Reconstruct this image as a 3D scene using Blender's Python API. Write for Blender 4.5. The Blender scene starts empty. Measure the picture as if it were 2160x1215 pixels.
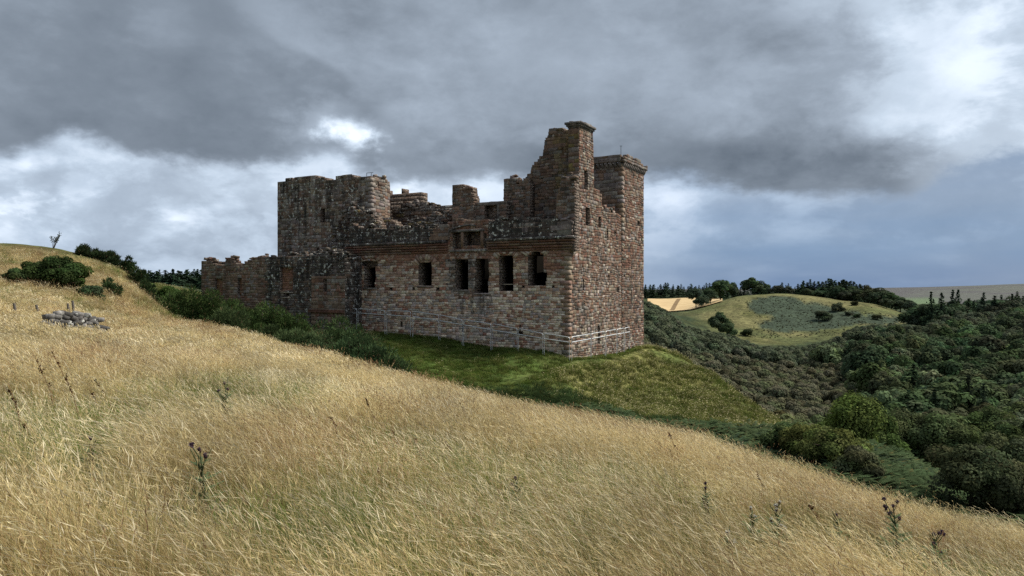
import bpy, math, random
import numpy as np
from mathutils import Vector, Matrix, Euler

# ------------------------------------------------------------------ camera, sky, sun, exposure
FPX = 1560.0                      # focal length in pixels of the 2160 px wide photograph
CX, CY = 1080.0, 607.5
scn = bpy.context.scene
COL = scn.collection
cam_d = bpy.data.cameras.new("camera"); cam = bpy.data.objects.new("camera", cam_d); COL.objects.link(cam)
cam_d.sensor_width = 36.0; cam_d.lens = 36.0 * FPX / 2160.0
cam_d.clip_start = 0.1; cam_d.clip_end = 12000
cam.location = (0, 0, 0); cam.rotation_euler = (math.radians(90), 0, 0)
scn.camera = cam
scn.view_settings.view_transform = 'Standard'
scn.view_settings.look = 'None'
scn.view_settings.exposure = 0.62
scn.view_settings.gamma = 1.0
scn.view_settings.use_curve_mapping = False
scn.cycles.use_denoising = False
scn.cycles.max_bounces = 6
scn.cycles.diffuse_bounces = 3
scn.cycles.transparent_max_bounces = 6
scn.cycles.volume_bounces = 0

SUN_AZ, SUN_EL = math.radians(80), math.radians(50)   # azimuth clockwise from +Y (view direction)
SUN_STRENGTH = 3.2
SKY_STRENGTH = 0.1
sd = bpy.data.lights.new("sun", 'SUN'); sd.energy = SUN_STRENGTH; sd.angle = math.radians(24); sd.color = (1.0, 0.94, 0.82)
so = bpy.data.objects.new("sun", sd); COL.objects.link(so)
sdir = Vector((math.sin(SUN_AZ) * math.cos(SUN_EL), math.cos(SUN_AZ) * math.cos(SUN_EL), math.sin(SUN_EL)))
so.rotation_euler = sdir.to_track_quat('Z', 'Y').to_euler()
so.location = (40, -20, 60)

world = bpy.data.worlds.new("World"); scn.world = world; world.use_nodes = True
NT = world.node_tree; NT.nodes.clear()

class G:
    """tiny node-graph helper"""
    def __init__(s, nt): s.nt = nt
    def n(s, t, **kw):
        x = s.nt.nodes.new(t)
        for k, v in kw.items(): setattr(x, k, v)
        return x
    def put(s, sock, v):
        if v is None: return
        if hasattr(v, 'is_linked') or isinstance(v, bpy.types.NodeSocket): s.nt.links.new(v, sock)
        else: sock.default_value = v
    def m(s, op, a, b=None, c=None, clamp=False):
        x = s.n('ShaderNodeMath', operation=op); x.use_clamp = clamp
        for i, v in enumerate((a, b, c)): s.put(x.inputs[i], v)
        return x.outputs[0]
    def v(s, op, a, b=None, scale=None):
        x = s.n('ShaderNodeVectorMath', operation=op); s.put(x.inputs[0], a); s.put(x.inputs[1], b)
        if scale is not None: s.put(x.inputs['Scale'], scale)
        return x.outputs[1] if op in ('LENGTH', 'DISTANCE', 'DOT_PRODUCT') else x.outputs[0]
    def xyz(s, a, b, c):
        x = s.n('ShaderNodeCombineXYZ')
        for i, v in enumerate((a, b, c)): s.put(x.inputs[i], v)
        return x.outputs[0]
    def sep(s, a):
        x = s.n('ShaderNodeSeparateXYZ'); s.put(x.inputs[0], a); return x.outputs
    def noise(s, vec, scale, detail=4, rough=0.5, dist=0.0, col=False):
        x = s.n('ShaderNodeTexNoise'); s.put(x.inputs['Vector'], vec); s.put(x.inputs['Scale'], scale)
        x.inputs['Detail'].default_value = detail; x.inputs['Roughness'].default_value = rough
        x.inputs['Distortion'].default_value = dist
        return x.outputs['Color' if col else 'Fac']
    def ramp(s, f, pts, interp='LINEAR'):
        x = s.n('ShaderNodeValToRGB'); s.put(x.inputs[0], f); cr = x.color_ramp; cr.interpolation = interp
        while len(cr.elements) < len(pts): cr.elements.new(0.5)
        for e, (p, c) in zip(cr.elements, pts):
            e.position = p; e.color = tuple(c) + (1,) if len(c) == 3 else c
        return x.outputs[0]
    def smooth(s, x_, a, b, lo=0.0, hi=1.0):
        x = s.n('ShaderNodeMapRange', interpolation_type='SMOOTHSTEP')
        s.put(x.inputs[0], x_)
        for i, v in enumerate((a, b, lo, hi)): s.put(x.inputs[i + 1], v)
        return x.outputs[0]
    def mix(s, f, a, b, mode='MIX'):
        x = s.n('ShaderNodeMix', data_type='RGBA', blend_type=mode); s.put(x.inputs[0], f)
        for k, v in ((6, a), (7, b)):
            if isinstance(v, (tuple, list)): v = tuple(v) + ((1,) if len(v) == 3 else ())
            s.put(x.inputs[k], v)
        return x.outputs[2]
    def curve(s, f, pts):
        x = s.n('ShaderNodeFloatCurve'); s.put(x.inputs[1], f); c = x.mapping.curves[0]
        x.mapping.use_clip = False
        while len(c.points) < len(pts): c.points.new(0.5, 0.5)
        for p, (a, b) in zip(c.points, pts): p.location = (a, b)
        x.mapping.update()
        return x.outputs[0]

def build_world():
    g = G(NT)
    D = g.n('ShaderNodeTexCoord').outputs['Generated']
    sx, sy, sz = g.sep(D)
    # projected cloud-deck coordinates
    h = g.m('ADD', g.m('MAXIMUM', sz, 0.0), 0.16)
    P = g.xyz(g.m('DIVIDE', sx, h), g.m('DIVIDE', sy, h), 0.0)
    nbig = g.noise(P, 0.55, 6, 0.55, 0.6)
    nfine = g.noise(P, 1.5, 8, 0.62, 0.25)
    nq = g.noise(g.v('MULTIPLY', D, (3.8, 3.8, 7.0)), 1.3, 8, 0.6, 0.2)
    nr = g.noise(g.v('MULTIPLY', D, (5.5, 5.5, 8.5)), 2.2, 9, 0.60, 0.15)
    nf = g.noise(g.v('MULTIPLY', D, (9, 9, 16.0)), 2.6, 10, 0.62, 0.1)
    nw = g.noise(g.v('MULTIPLY', D, (4.5, 4.5, 8.5)), 1.7, 10, 0.58, 0.15)
    rad = g.m('SQRT', g.m('ADD', g.m('MULTIPLY', sx, sx), g.m('MULTIPLY', sy, sy)))
    s = g.m('DIVIDE', sx, g.m('MAXIMUM', rad, 1e-4))          # sin(azimuth): same in front and behind
    t = g.m('MULTIPLY_ADD', s, 0.5, 0.5)
    el = g.m('ARCTAN2', sz, rad)
    def S(px):                                                 # picture column -> t
        a = math.atan((px - CX) / FPX); return math.sin(a) * 0.5 + 0.5
    def E(px, py):
        return math.atan((CY - py) / math.hypot(FPX, px - CX))
    def crv(pts, scale=1.0):
        return g.curve(t, [(0, pts[0][1] * scale)] + [(S(p), v * scale) for p, v in pts] + [(1, pts[-1][1] * scale)])
    # lower edge of the dark cloud deck (elevation in rad, stored directly)
    edge = crv([(0, E(0, 322)), (180, E(180, 308)), (340, E(340, 352)), (480, E(480, 368)), (620, E(620, 345)), (800, E(800, 365)),
                (960, E(960, 385)), (1150, E(1150, 395)), (1380, E(1380, 385)), (1650, E(1650, 418)), (1900, E(1900, 418)), (2050, E(2050, 350)), (2160, E(2160, 320))])
    wob = g.m('ADD', g.m('MULTIPLY', g.m('SUBTRACT', nq, 0.5), 0.07), g.m('ADD', g.m('MULTIPLY', g.m('SUBTRACT', nr, 0.5), 0.06), g.m('MULTIPLY', g.m('SUBTRACT', nf, 0.5), 0.022)))
    ev = g.m('SUBTRACT', g.m('ADD', el, wob), edge)
    deck = g.smooth(ev, -0.010, 0.020)
    # brightness inside the deck: by azimuth, darkest near its belly
    base = crv([(0, .24), (300, .19), (560, .20), (700, .23), (900, .31), (1150, .32), (1400, .32), (1650, .37), (1850, .47), (2000, .58), (2160, .64)])
    belly = crv([(0, .05), (400, .06), (800, .08), (1100, .12), (1500, .20), (1800, .26), (1950, .10), (2160, -.05)])
    bel = g.smooth(ev, 0.0, 0.14, 1.0, 0.0)
    db = g.m('SUBTRACT', base, g.m('MULTIPLY', belly, bel))
    db = g.m('ADD', db, g.m('MULTIPLY', g.m('SUBTRACT', nbig, 0.5), 0.40))
    db = g.m('ADD', db, g.m('MULTIPLY', g.m('SUBTRACT', nr, 0.5), 0.20))
    db = g.m('ADD', db, g.m('MULTIPLY', g.m('SUBTRACT', g.smooth(nw, .40, .60), 0.5), g.curve(t, [(0, .05), (S(600), .06), (S(1000), .07), (S(1700), .10), (S(1950), .18), (1, .18)])))
    db = g.m('ADD', db, g.m('MULTIPLY', g.m('SUBTRACT', nf, 0.5), 0.10))
    def blob(px, py, rx, ry, inner=0.3, warp=0.05):
        az0 = (px - CX) / FPX; e0 = (CY - py) / FPX
        # measured on the tangent of the direction itself, so it is a patch of real sky
        fx = g.m('DIVIDE', sx, g.m('MAXIMUM', sy, 0.05)); fz = g.m('DIVIDE', sz, g.m('MAXIMUM', sy, 0.05))
        wx = g.m('MULTIPLY', g.m('SUBTRACT', nr, 0.5), warp * 2.2); wz = g.m('MULTIPLY', g.m('SUBTRACT', nq, 0.5), warp * 1.8)
        dx = g.m('MULTIPLY', g.m('ADD', g.m('SUBTRACT', fx, az0), wx), FPX / rx)
        dz = g.m('MULTIPLY', g.m('ADD', g.m('SUBTRACT', fz, e0), wz), FPX / ry)
        r = g.m('SQRT', g.m('ADD', g.m('MULTIPLY', dx, dx), g.m('MULTIPLY', dz, dz)))
        return g.smooth(r, inner, 1.0, 1.0, 0.0)
    # lighter lobe edge running down from the top, left of centre
    le = g.curve(g.m('MULTIPLY_ADD', el, 1.25, 0.0), [(0, S(830)), (E(790, 262) * 1.25, S(800)), (E(780, 205) * 1.25, S(785)), (E(700, 140) * 1.25, S(700)), (E(610, 95) * 1.25, S(600)), (E(545, 50) * 1.25, S(540)), (E(500, 0) * 1.25, S(500)), (1, S(300))])
    ld = g.m('SUBTRACT', t, g.m('ADD', le, g.m('ADD', g.m('MULTIPLY', g.m('SUBTRACT', nr, 0.5), 0.05), g.m('MULTIPLY', g.m('SUBTRACT', nf, 0.5), 0.03))))
    lobe = g.m('MULTIPLY', g.smooth(ld, -0.012, 0.006), g.smooth(ld, 0.0, 0.11, 1.0, 0.0))
    db = g.m('ADD', db, g.m('MULTIPLY', lobe, g.smooth(el, .12, .26, .04, .10)))
    for (px, py, rx, ry, a) in [(780, 260, 160, 90, -.10), (1150, 110, 420, 120, .07), (1120, 330, 300, 60, -.10),
                                (1650, 60, 260, 90, -.10), (2040, 130, 110, 90, .08), (2100, 40, 100, 60, .06), (1900, 60, 80, 50, .10),
                                (1960, 280, 200, 70, .12), (330, 60, 150, 80, .08), (120, 260, 300, 70, -.03), (1650, 330, 420, 70, -.12)]:
        db = g.m('ADD', db, g.m('MULTIPLY', blob(px, py, rx, ry, 0.0, 0.05), a))
    hole = blob(735, 300, 75, 48, 0.0, 0.07)
    hole2 = blob(700, 285, 150, 80, 0.0, 0.08)
    db = g.m('ADD', db, g.m('MULTIPLY', hole, 0.50)); db = g.m('ADD', db, g.m('MULTIPLY', hole2, 0.25))
    # below the deck
    lb = crv([(0, .60), (300, .58), (560, .56), (850, .70), (1050, .66), (1380, .62), (1600, .54), (1900, .48), (2160, .48)])
    lb = g.m('ADD', lb, g.m('MULTIPLY', g.m('SUBTRACT', nr, 0.5), 0.26))
    lb = g.m('ADD', lb, g.m('MULTIPLY', g.m('SUBTRACT', g.smooth(nw, .42, .60), 0.45), 0.17))
    lb = g.m('ADD', lb, g.m('MULTIPLY', g.m('SUBTRACT', nf, 0.5), 0.12))
    lb = g.m('ADD', lb, g.m('MULTIPLY', g.m('SUBTRACT', nq, 0.5), 0.22))
    for (px, py, rx, ry, a) in [(145, 440, 92, 52, .13), (365, 468, 60, 30, .10), (60, 350, 160, 30, .10), (470, 400, 120, 40, .06),
                                (250, 540, 350, 40, -.10), (1420, 415, 120, 40, .10), (0, 470, 60, 60, .1), (880, 390, 60, 60, .12), (1500, 560, 200, 25, .06)]:
        lb = g.m('ADD', lb, g.m('MULTIPLY', blob(px, py, rx, ry, 0.0, 0.05), a))
    for (px, py, rx, ry, a) in [(150, 438, 100, 52, .09), (372, 470, 70, 32, .06), (600, 445, 60, 40, .07), (20, 470, 50, 30, .10)]:      # small cumulus heads with a crisp edge
        lb = g.m('ADD', lb, g.m('MULTIPLY', blob(px, py, rx, ry, 0.40, 0.15), a))
    B = g.m('ADD', g.m('MULTIPLY', deck, db), g.m('MULTIPLY', g.m('SUBTRACT', 1.0, deck), lb))
    cloud = g.ramp(B, [(0.0, (.090, .112, .142)), (.2, (.150, .180, .220)), (.4, (.245, .290, .350)), (.6, (.395, .465, .55)), (.8, (.62, .69, .78)), (1.0, (.90, .93, .96))])
    blue = crv([(0, .25), (700, .15), (1380, .75), (1600, 1.0), (1850, 1.0), (2160, 1.0)])
    low = g.m('SUBTRACT', 1.0, deck)
    nb = g.smooth(g.noise(g.v('MULTIPLY', D, (2, 2, 12.0)), 2.0, 4, 0.5), .3, .7, .72, 1.0)
    bf = g.m('MULTIPLY', g.m('MULTIPLY', blue, low), g.m('MULTIPLY', nb, g.smooth(el, 0.02, 0.13, 1.0, 0.45)))
    nish = g.n('ShaderNodeTexSky', sky_type='NISHITA')
    nish.sun_disc = False; nish.sun_elevation = SUN_EL; nish.sun_rotation = SUN_AZ; nish.air_density = 1.0; nish.dust_density = 1.0
    clear = g.mix(0.85, g.v('SCALE', nish.outputs[0], None, SKY_STRENGTH), (.064, .140, .285))
    c = g.mix(g.m('MULTIPLY', bf, 1.0), cloud, clear)
    # below the horizon: dull ground glow
    c = g.mix(g.smooth(sz, -0.06, -0.01, 1.0, 0.0), c, (.10, .11, .08))
    bg = g.n('ShaderNodeBackground'); g.put(bg.inputs[0], c)
    bg.inputs[1].default_value = 1.0
    out = g.n('ShaderNodeOutputWorld'); NT.links.new(bg.outputs[0], out.inputs[0])
build_world()
world.cycles.sampling_method = 'MANUAL'; world.cycles.sample_map_resolution = 512

# ------------------------------------------------------------------ helpers
def tag(o, label=None, cat=None, group=None, kind=None):
    if label: o['label'] = label
    if cat: o['category'] = cat
    if group: o['group'] = group
    if kind: o['kind'] = kind
    return o

def empty(name, loc=(0, 0, 0), rz=0.0):
    o = bpy.data.objects.new(name, None); COL.objects.link(o)
    o.location = loc; o.rotation_euler = (0, 0, rz); o.empty_display_size = 0.3
    return o

def mesh_np(name, verts, faces, mat=None, cols=None, smooth=False, mats=None, midx=None):
    """verts (n,3); faces (m,k) array or list of arrays with equal k each"""
    me = bpy.data.meshes.new(name)
    V = np.asarray(verts, dtype=np.float32)
    if not isinstance(faces, list): faces = [faces]
    faces = [np.asarray(f, dtype=np.int32) for f in faces if len(f)]
    loops = np.concatenate([f.ravel() for f in faces]) if faces else np.zeros(0, np.int32)
    tot = np.concatenate([np.full(len(f), f.shape[1], np.int32) for f in faces]) if faces else np.zeros(0, np.int32)
    start = np.concatenate([[0], np.cumsum(tot)[:-1]]).astype(np.int32) if len(tot) else tot
    me.vertices.add(len(V)); me.vertices.foreach_set('co', V.ravel())
    me.loops.add(len(loops)); me.loops.foreach_set('vertex_index', loops)
    me.polygons.add(len(tot)); me.polygons.foreach_set('loop_start', start)
    try: me.polygons.foreach_set('loop_total', tot)
    except Exception: pass
    if smooth: me.polygons.foreach_set('use_smooth', np.ones(len(tot), bool))
    if midx is not None: me.polygons.foreach_set('material_index', np.asarray(midx, np.int32))
    if cols is not None:
        a = me.color_attributes.new('Col', 'FLOAT_COLOR', 'POINT')
        C = np.asarray(cols, dtype=np.float32)
        if C.shape[1] == 3: C = np.concatenate([C, np.ones((len(C), 1), np.float32)], 1)
        a.data.foreach_set('color', C.ravel())
    me.update(calc_edges=True)
    for m_ in (mats or ([mat] if mat else [])): me.materials.append(m_)
    return me

def obj(name, me, parent=None, loc=None):
    o = bpy.data.objects.new(name, me); COL.objects.link(o)
    if parent is not None:
        o.parent = parent
        if loc is None:
            o.matrix_parent_inverse = PINV(parent)
    if loc is not None: o.location = loc
    return o

def PINV(p):
    m = Matrix.LocRotScale(p.location, p.rotation_euler, p.scale)
    q = p
    while q.parent is not None:
        pp = q.parent
        m = Matrix.LocRotScale(pp.location, pp.rotation_euler, pp.scale) @ q.matrix_parent_inverse @ m if True else m
        q = pp
    return m.inverted()

class MB:
    """collects geometry (verts, polygons, colours) for one mesh"""
    def __init__(s): s.v = []; s.f = {}; s.c = []; s.n = 0
    def add(s, V, F, C=None):
        V = np.asarray(V, float)
        for f in (F if isinstance(F, list) else [F]):
            f = np.asarray(f)
            s.f.setdefault(f.shape[1], []).append(f + s.n)
        s.v.append(V); s.n += len(V)
        if C is not None:
            C = np.asarray(C, float)
            if C.ndim == 1: C = np.tile(C, (len(V), 1))
            if C.shape[1] == 3: C = np.concatenate([C, np.zeros((len(C), 1))], 1)
            s.c.append(C)
    def mesh(s, name, mat=None, smooth=False, mats=None):
        if not s.v: return None
        return mesh_np(name, np.concatenate(s.v), [np.concatenate(x) for x in s.f.values()], mat,
                       np.concatenate(s.c) if s.c else None, smooth, mats)
BOXF = np.array([[0, 1, 3, 2], [4, 6, 7, 5], [0, 4, 5, 1], [2, 3, 7, 6], [0, 2, 6, 4], [1, 5, 7, 3]])
def boxv(x0, x1, y0, y1, z0, z1):
    return np.array([[x, y, z] for x in (x0, x1) for y in (y0, y1) for z in (z0, z1)], float)
def tube(pts, rad, k=6):
    """verts, faces of a tube along pts with radii"""
    pts = np.asarray(pts, float); n = len(pts); rad = np.broadcast_to(rad, (n,))
    V = []
    for i in range(n):
        d = pts[min(i + 1, n - 1)] - pts[max(i - 1, 0)]; d /= np.linalg.norm(d) + 1e-9
        a = np.cross(d, [0.3, 0.2, 1.0] if abs(d[2]) < .9 else [1, 0, 0]); a /= np.linalg.norm(a); b = np.cross(d, a)
        for j in range(k):
            t = 2 * math.pi * j / k
            V.append(pts[i] + rad[i] * (math.cos(t) * a + math.sin(t) * b))
    F = [[i * k + j, i * k + (j + 1) % k, (i + 1) * k + (j + 1) % k, (i + 1) * k + j] for i in range(n - 1) for j in range(k)]
    return np.array(V), np.array(F)

def hash2(ix, iy, seed):
    h = (ix.astype(np.int64) * 374761393 + iy.astype(np.int64) * 668265263 + seed * 1442695041) & 0xFFFFFFFF
    h = ((h ^ (h >> 13)) * 1274126177) & 0xFFFFFFFF
    return ((h ^ (h >> 16)) & 0xFFFF) / 65535.0
def vnoise(x, y, seed=0):
    x = np.asarray(x, float); y = np.asarray(y, float)
    ix = np.floor(x); iy = np.floor(y); fx = x - ix; fy = y - iy
    fx = fx * fx * (3 - 2 * fx); fy = fy * fy * (3 - 2 * fy)
    ix = ix.astype(np.int64); iy = iy.astype(np.int64)
    a = hash2(ix, iy, seed); b = hash2(ix + 1, iy, seed); c = hash2(ix, iy + 1, seed); d = hash2(ix + 1, iy + 1, seed)
    return (a * (1 - fx) + b * fx) * (1 - fy) + (c * (1 - fx) + d * fx) * fy
def fbm(x, y, seed=0, oct=4, rough=0.5):
    s = 0; a = 1; t = 0
    for o in range(oct):
        s = s + a * vnoise(np.asarray(x) * 2 ** o, np.asarray(y) * 2 ** o, seed + o * 17); t += a; a *= rough
    return s / t
def sstep(x, a, b):
    t = np.clip((np.asarray(x, float) - a) / (b - a), 0, 1); return t * t * (3 - 2 * t)

# ------------------------------------------------------------------ materials
def new_mat(name):
    m = bpy.data.materials.new(name); m.use_nodes = True; m.node_tree.nodes.clear()
    g = G(m.node_tree); out = g.n('ShaderNodeOutputMaterial')
    return m, g, out
def principled(g, out, col, rough=0.9, spec=0.2, bump=None, bstr=0.4, bdist=0.05, metal=0.0):
    p = g.n('ShaderNodeBsdfPrincipled')
    if isinstance(col, tuple): col = col + (1,) if len(col) == 3 else col
    g.put(p.inputs['Base Color'], col); g.put(p.inputs['Roughness'], rough)
    p.inputs['Specular IOR Level'].default_value = spec; p.inputs['Metallic'].default_value = metal
    if bump is not None:
        b = g.n('ShaderNodeBump'); b.inputs['Strength'].default_value = bstr; b.inputs['Distance'].default_value = bdist
        g.put(b.inputs['Height'], bump); g.nt.links.new(b.outputs[0], p.inputs['Normal'])
    g.nt.links.new(p.outputs[0], out.inputs[0])
    return p
def attr(g, name):
    a = g.n('ShaderNodeAttribute'); a.attribute_name = name; return a
M = {}
def mat_stone(name, source):
    m, g, out = new_mat(name)
    if source == 'attr':
        a = attr(g, 'Col'); col, stain = a.outputs['Color'], a.outputs['Alpha']
    else:
        oi = g.n('ShaderNodeObjectInfo'); col = oi.outputs['Color']; stain = oi.outputs['Alpha']
    P = g.n('ShaderNodeNewGeometry').outputs['Position']
    n1 = g.noise(P, 4.0, 6, 0.65); n2 = g.noise(P, 22.0, 4, 0.6)
    c = g.mix(g.smooth(n1, .3, .72), g.v('MULTIPLY', col, (.62, .60, .60)), g.v('MULTIPLY', col, (1.22, 1.2, 1.17)))
    c = g.mix(g.smooth(n2, .35, .7, 0, .45), c, g.v('MULTIPLY', col, (.6, .55, .52)))
    # weathering: black vertical runs and white crustose lichen, both where the stone is marked as weathered
    st = g.noise(g.v('MULTIPLY', P, (1.5, 1.5, .26)), 1.0, 6, 0.68)
    run = g.m('MULTIPLY', stain, g.smooth(st, .36, .66))
    c = g.mix(g.m('MULTIPLY', run, .93), c, (.022, .021, .020))
    li = g.noise(P, 3.0, 6, 0.74); li2 = g.noise(P, .55, 2, .5)
    lic = g.m('MULTIPLY', g.smooth(li, .57, .61), g.smooth(g.m('ADD', stain, g.m('MULTIPLY', li2, .5)), .55, 1.1))
    c = g.mix(g.m('MULTIPLY', lic, .9), c, (.60, .60, .54))
    principled(g, out, c, .92, .15, g.m('ADD', g.m('MULTIPLY', n1, .7), g.m('MULTIPLY', n2, .4)), .45, .045)
    return m
M['stone'] = mat_stone('weathered_sandstone', 'attr')
M['stone1'] = mat_stone('weathered_sandstone_block', 'obj')

def mat_core():
    m, g, out = new_mat('rubble_core')
    P = g.n('ShaderNodeNewGeometry').outputs['Position']
    vo = g.n('ShaderNodeTexVoronoi'); g.put(vo.inputs['Vector'], g.v('MULTIPLY', P, (2.6, 2.6, 4.2))); vo.inputs['Scale'].default_value = 1.0
    ve = g.n('ShaderNodeTexVoronoi', feature='DISTANCE_TO_EDGE'); g.put(ve.inputs['Vector'], g.v('MULTIPLY', P, (2.6, 2.6, 4.2))); ve.inputs['Scale'].default_value = 1.0
    r = g.sep(vo.outputs['Color'])[0]
    c = g.ramp(r, [(0, (.15, .10, .075)), (.5, (.21, .16, .13)), (1, (.27, .22, .18))])
    j = g.smooth(ve.outputs['Distance'], .02, .10)
    c = g.mix(j, (.08, .065, .055), c)
    principled(g, out, c, .95, .1, j, .8, .08)
    return m
M['core'] = mat_core()

def mat_attr(name, rough=.9, spec=.15, trans=0.0, var=0.25, nscale=3.0, randvar=0.0):
    """vertex colour with object/instance variation; optional translucency for leaves and blades"""
    m, g, out = new_mat(name)
    a = attr(g, 'Col'); col = a.outputs['Color']
    P = g.n('ShaderNodeNewGeometry').outputs['Position']
    n = g.noise(P, nscale, 4, .6)
    f = g.smooth(n, .25, .75, 1 - var, 1 + var)
    c = g.v('SCALE', col, None, f)
    if randvar:
        oi = g.n('ShaderNodeObjectInfo')
        c = g.v('SCALE', c, None, g.m('MULTIPLY_ADD', oi.outputs['Random'], 2 * randvar, 1 - randvar))
    if trans:
        d = g.n('ShaderNodeBsdfDiffuse'); g.put(d.inputs[0], c)
        t = g.n('ShaderNodeBsdfTranslucent'); g.put(t.inputs[0], c)
        x = g.n('ShaderNodeMixShader'); x.inputs[0].default_value = trans
        g.nt.links.new(d.outputs[0], x.inputs[1]); g.nt.links.new(t.outputs[0], x.inputs[2]); g.nt.links.new(x.outputs[0], out.inputs[0])
    else: principled(g, out, c, rough, spec)
    return m
M['grass'] = mat_attr('grass_blades', trans=.4, var=.32, nscale=.5, randvar=.28)
M['leaf'] = mat_attr('foliage', trans=.25, var=.25, nscale=.5)
M['plant'] = mat_attr('plant_leaves', trans=.25, var=.12)
def mat_tree(name):
    m, g, out = new_mat(name)
    a = attr(g, 'Col'); oi = g.n('ShaderNodeObjectInfo')
    P = g.n('ShaderNodeNewGeometry').outputs['Position']
    n = g.noise(P, .5, 4, .6)
    c = g.v('MULTIPLY', a.outputs['Color'], oi.outputs['Color'])
    c = g.v('SCALE', c, None, g.smooth(n, .25, .75, .75, 1.25))
    d = g.n('ShaderNodeBsdfDiffuse'); g.put(d.inputs[0], c)
    t = g.n('ShaderNodeBsdfTranslucent'); g.put(t.inputs[0], c)
    x = g.n('ShaderNodeMixShader'); x.inputs[0].default_value = .22
    g.nt.links.new(d.outputs[0], x.inputs[1]); g.nt.links.new(t.outputs[0], x.inputs[2]); g.nt.links.new(x.outputs[0], out.inputs[0])
    return m
M['tree'] = mat_tree('tree_leaves')
def simple(name, col, rough=.8, spec=.3, metal=0.0, ns=8.0, var=.25):
    m, g, out = new_mat(name)
    P = g.n('ShaderNodeNewGeometry').outputs['Position']
    n = g.noise(P, ns, 5, .6)
    c = g.mix(g.smooth(n, .3, .7), tuple(x * (1 - var) for x in col), tuple(min(1, x * (1 + var)) for x in col))
    principled(g, out, c, rough, spec, n, .3, .02, metal)
    return m
M['room_shade'] = simple('painted_room_shade', (.02, .018, .015), .95, .05)  # near-black colour stands in for the shade inside the hall rooms
M['bark'] = simple('bark', (.075, .06, .045), .95, .1)
M['steel'] = simple('galvanised_steel', (.60, .61, .62), .5, .5, .4, 3.0, .12)
M['darkmetal'] = simple('dark_metal', (.06, .065, .07), .5, .4, .6)
M['post'] = simple('weathered_timber', (.13, .115, .10), .95, .1, 0, 12)
M['greystone'] = mat_stone('drystone', 'attr')

# ------------------------------------------------------------------ terrain
def P3(px, py, Y): return ((px - CX) / FPX * Y, Y, (CY - py) / FPX * Y)
_cp = []
def cpx(px, py, Y, dz=0.0): x, y, z = P3(px, py, Y); _cp.append((x, y, z + dz))
def cz(px, Y, z): _cp.append(((px - CX) / FPX * Y, Y, z))
# camera hill, near part: one gentle plane falling to the right and away
for x, y in [(-3, 2), (3, 2), (-8, 6), (0, 6), (5, 6), (-14, 12), (-6, 12), (0, 12), (-22, 20), (-3, 18)]:
    _cp.append((x, y, -1.6 - .15 * x - .08 * y))
# crest of the camera hill (grass tops make the skyline, so the soil is a little lower)
for px, py, Y in [(2160, 1096, 12.5), (1900, 1054, 14.5), (1700, 990, 17), (1450, 922, 20), (1260, 884, 23), (1100, 854, 26), (950, 815, 30), (800, 776, 34), (680, 738, 38), (560, 706, 43), (450, 684, 47), (350, 660, 50)]:
    cpx(px, py, Y, -.60)
for px, py, Y in [(0, 512, 60), (60, 514, 61), (130, 524, 62), (270, 566, 62), (330, 610, 66), (200, 604, 48), (0, 604, 40), (100, 700, 28), (300, 690, 38),
                  (0, 560, 50), (130, 570, 54), (300, 625, 52), (-150, 520, 55), (-400, 520, 45)]:
    cpx(px, py, Y, -.2)
# behind the left hill
for px, Y, z in [(0, 92, 2.2), (130, 96, 1.5), (270, 92, .6), (-300, 95, 3), (350, 92, .2), (410, 100, -.2), (380, 150, 0.0), (200, 200, -2), (300, 300, -4), (0, 400, -6), (370, 390, -1.5), (480, 390, -2), (200, 390, -2)]:
    cz(px, Y, z)
# gully between the camera hill and the castle knoll
for px, Y, z in [(2300, 20, -9.5), (2160, 20, -9.2), (1900, 22, -9.4), (1700, 25, -8.8), (1500, 30, -8.6), (1300, 33, -8.3), (1100, 37, -7.4), (950, 40, -6.6), (850, 42, -5.9), (700, 47, -5.0), (600, 50, -4.2), (480, 54, -3.1)]:
    cz(px, Y, z)
# gorse bank and castle foot
for px, py, Y in [(350, 665, 62), (450, 692, 60), (520, 706, 59), (600, 722, 58), (680, 745, 55), (750, 770, 53), (850, 745, 58), (850, 790, 49),
                  (425, 628, 79), (540, 655, 76), (655, 694, 71.5), (735, 694, 71.5), (943, 714, 65.9), (1070, 733, 62.8), (1196, 751, 59.6), (1261, 745, 65), (1320, 738, 71), (1362, 737, 76),
                  (1000, 780, 56), (1000, 826, 47), (1200, 800, 54), (1200, 852, 46), (1300, 780, 62), (1300, 850, 53), (1300, 893, 45), (1420, 800, 64), (1450, 850, 58), (1450, 907, 47), (1600, 893, 54),
                  (1380, 739, 76), (1430, 752, 72), (1500, 790, 67), (1580, 850, 61), (1640, 890, 56)]:
    cpx(px, py, Y)
# under and behind the castle
for x, y, z in [(0, 75, -4.6), (-12, 80, -4.0), (-20, 90, -3.5), (8, 85, -5.5), (-5, 100, -5), (-30, 100, -3.0)]:
    _cp.append((x, y, z))
# knoll falls away to the valley
for px, Y, z in [(1380, 95, -15), (1430, 98, -17), (1500, 85, -16), (1640, 72, -17), (1300, 115, -15), (1100, 140, -15), (1750, 62, -15.5)]:
    cz(px, Y, z)
# bracken bank on the right
for px, py, Y in [(1500, 930, 45), (1850, 952, 50), (1950, 1012, 42), (2100, 1078, 35), (2200, 1090, 33), (1700, 965, 43), (1780, 1000, 36)]:
    cpx(px, py, Y)
for px, Y, z in [(1850, 75, -19), (2160, 70, -20), (2160, 48, -15), (2400, 60, -20), (2400, 30, -11)]:
    cz(px, Y, z)
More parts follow.
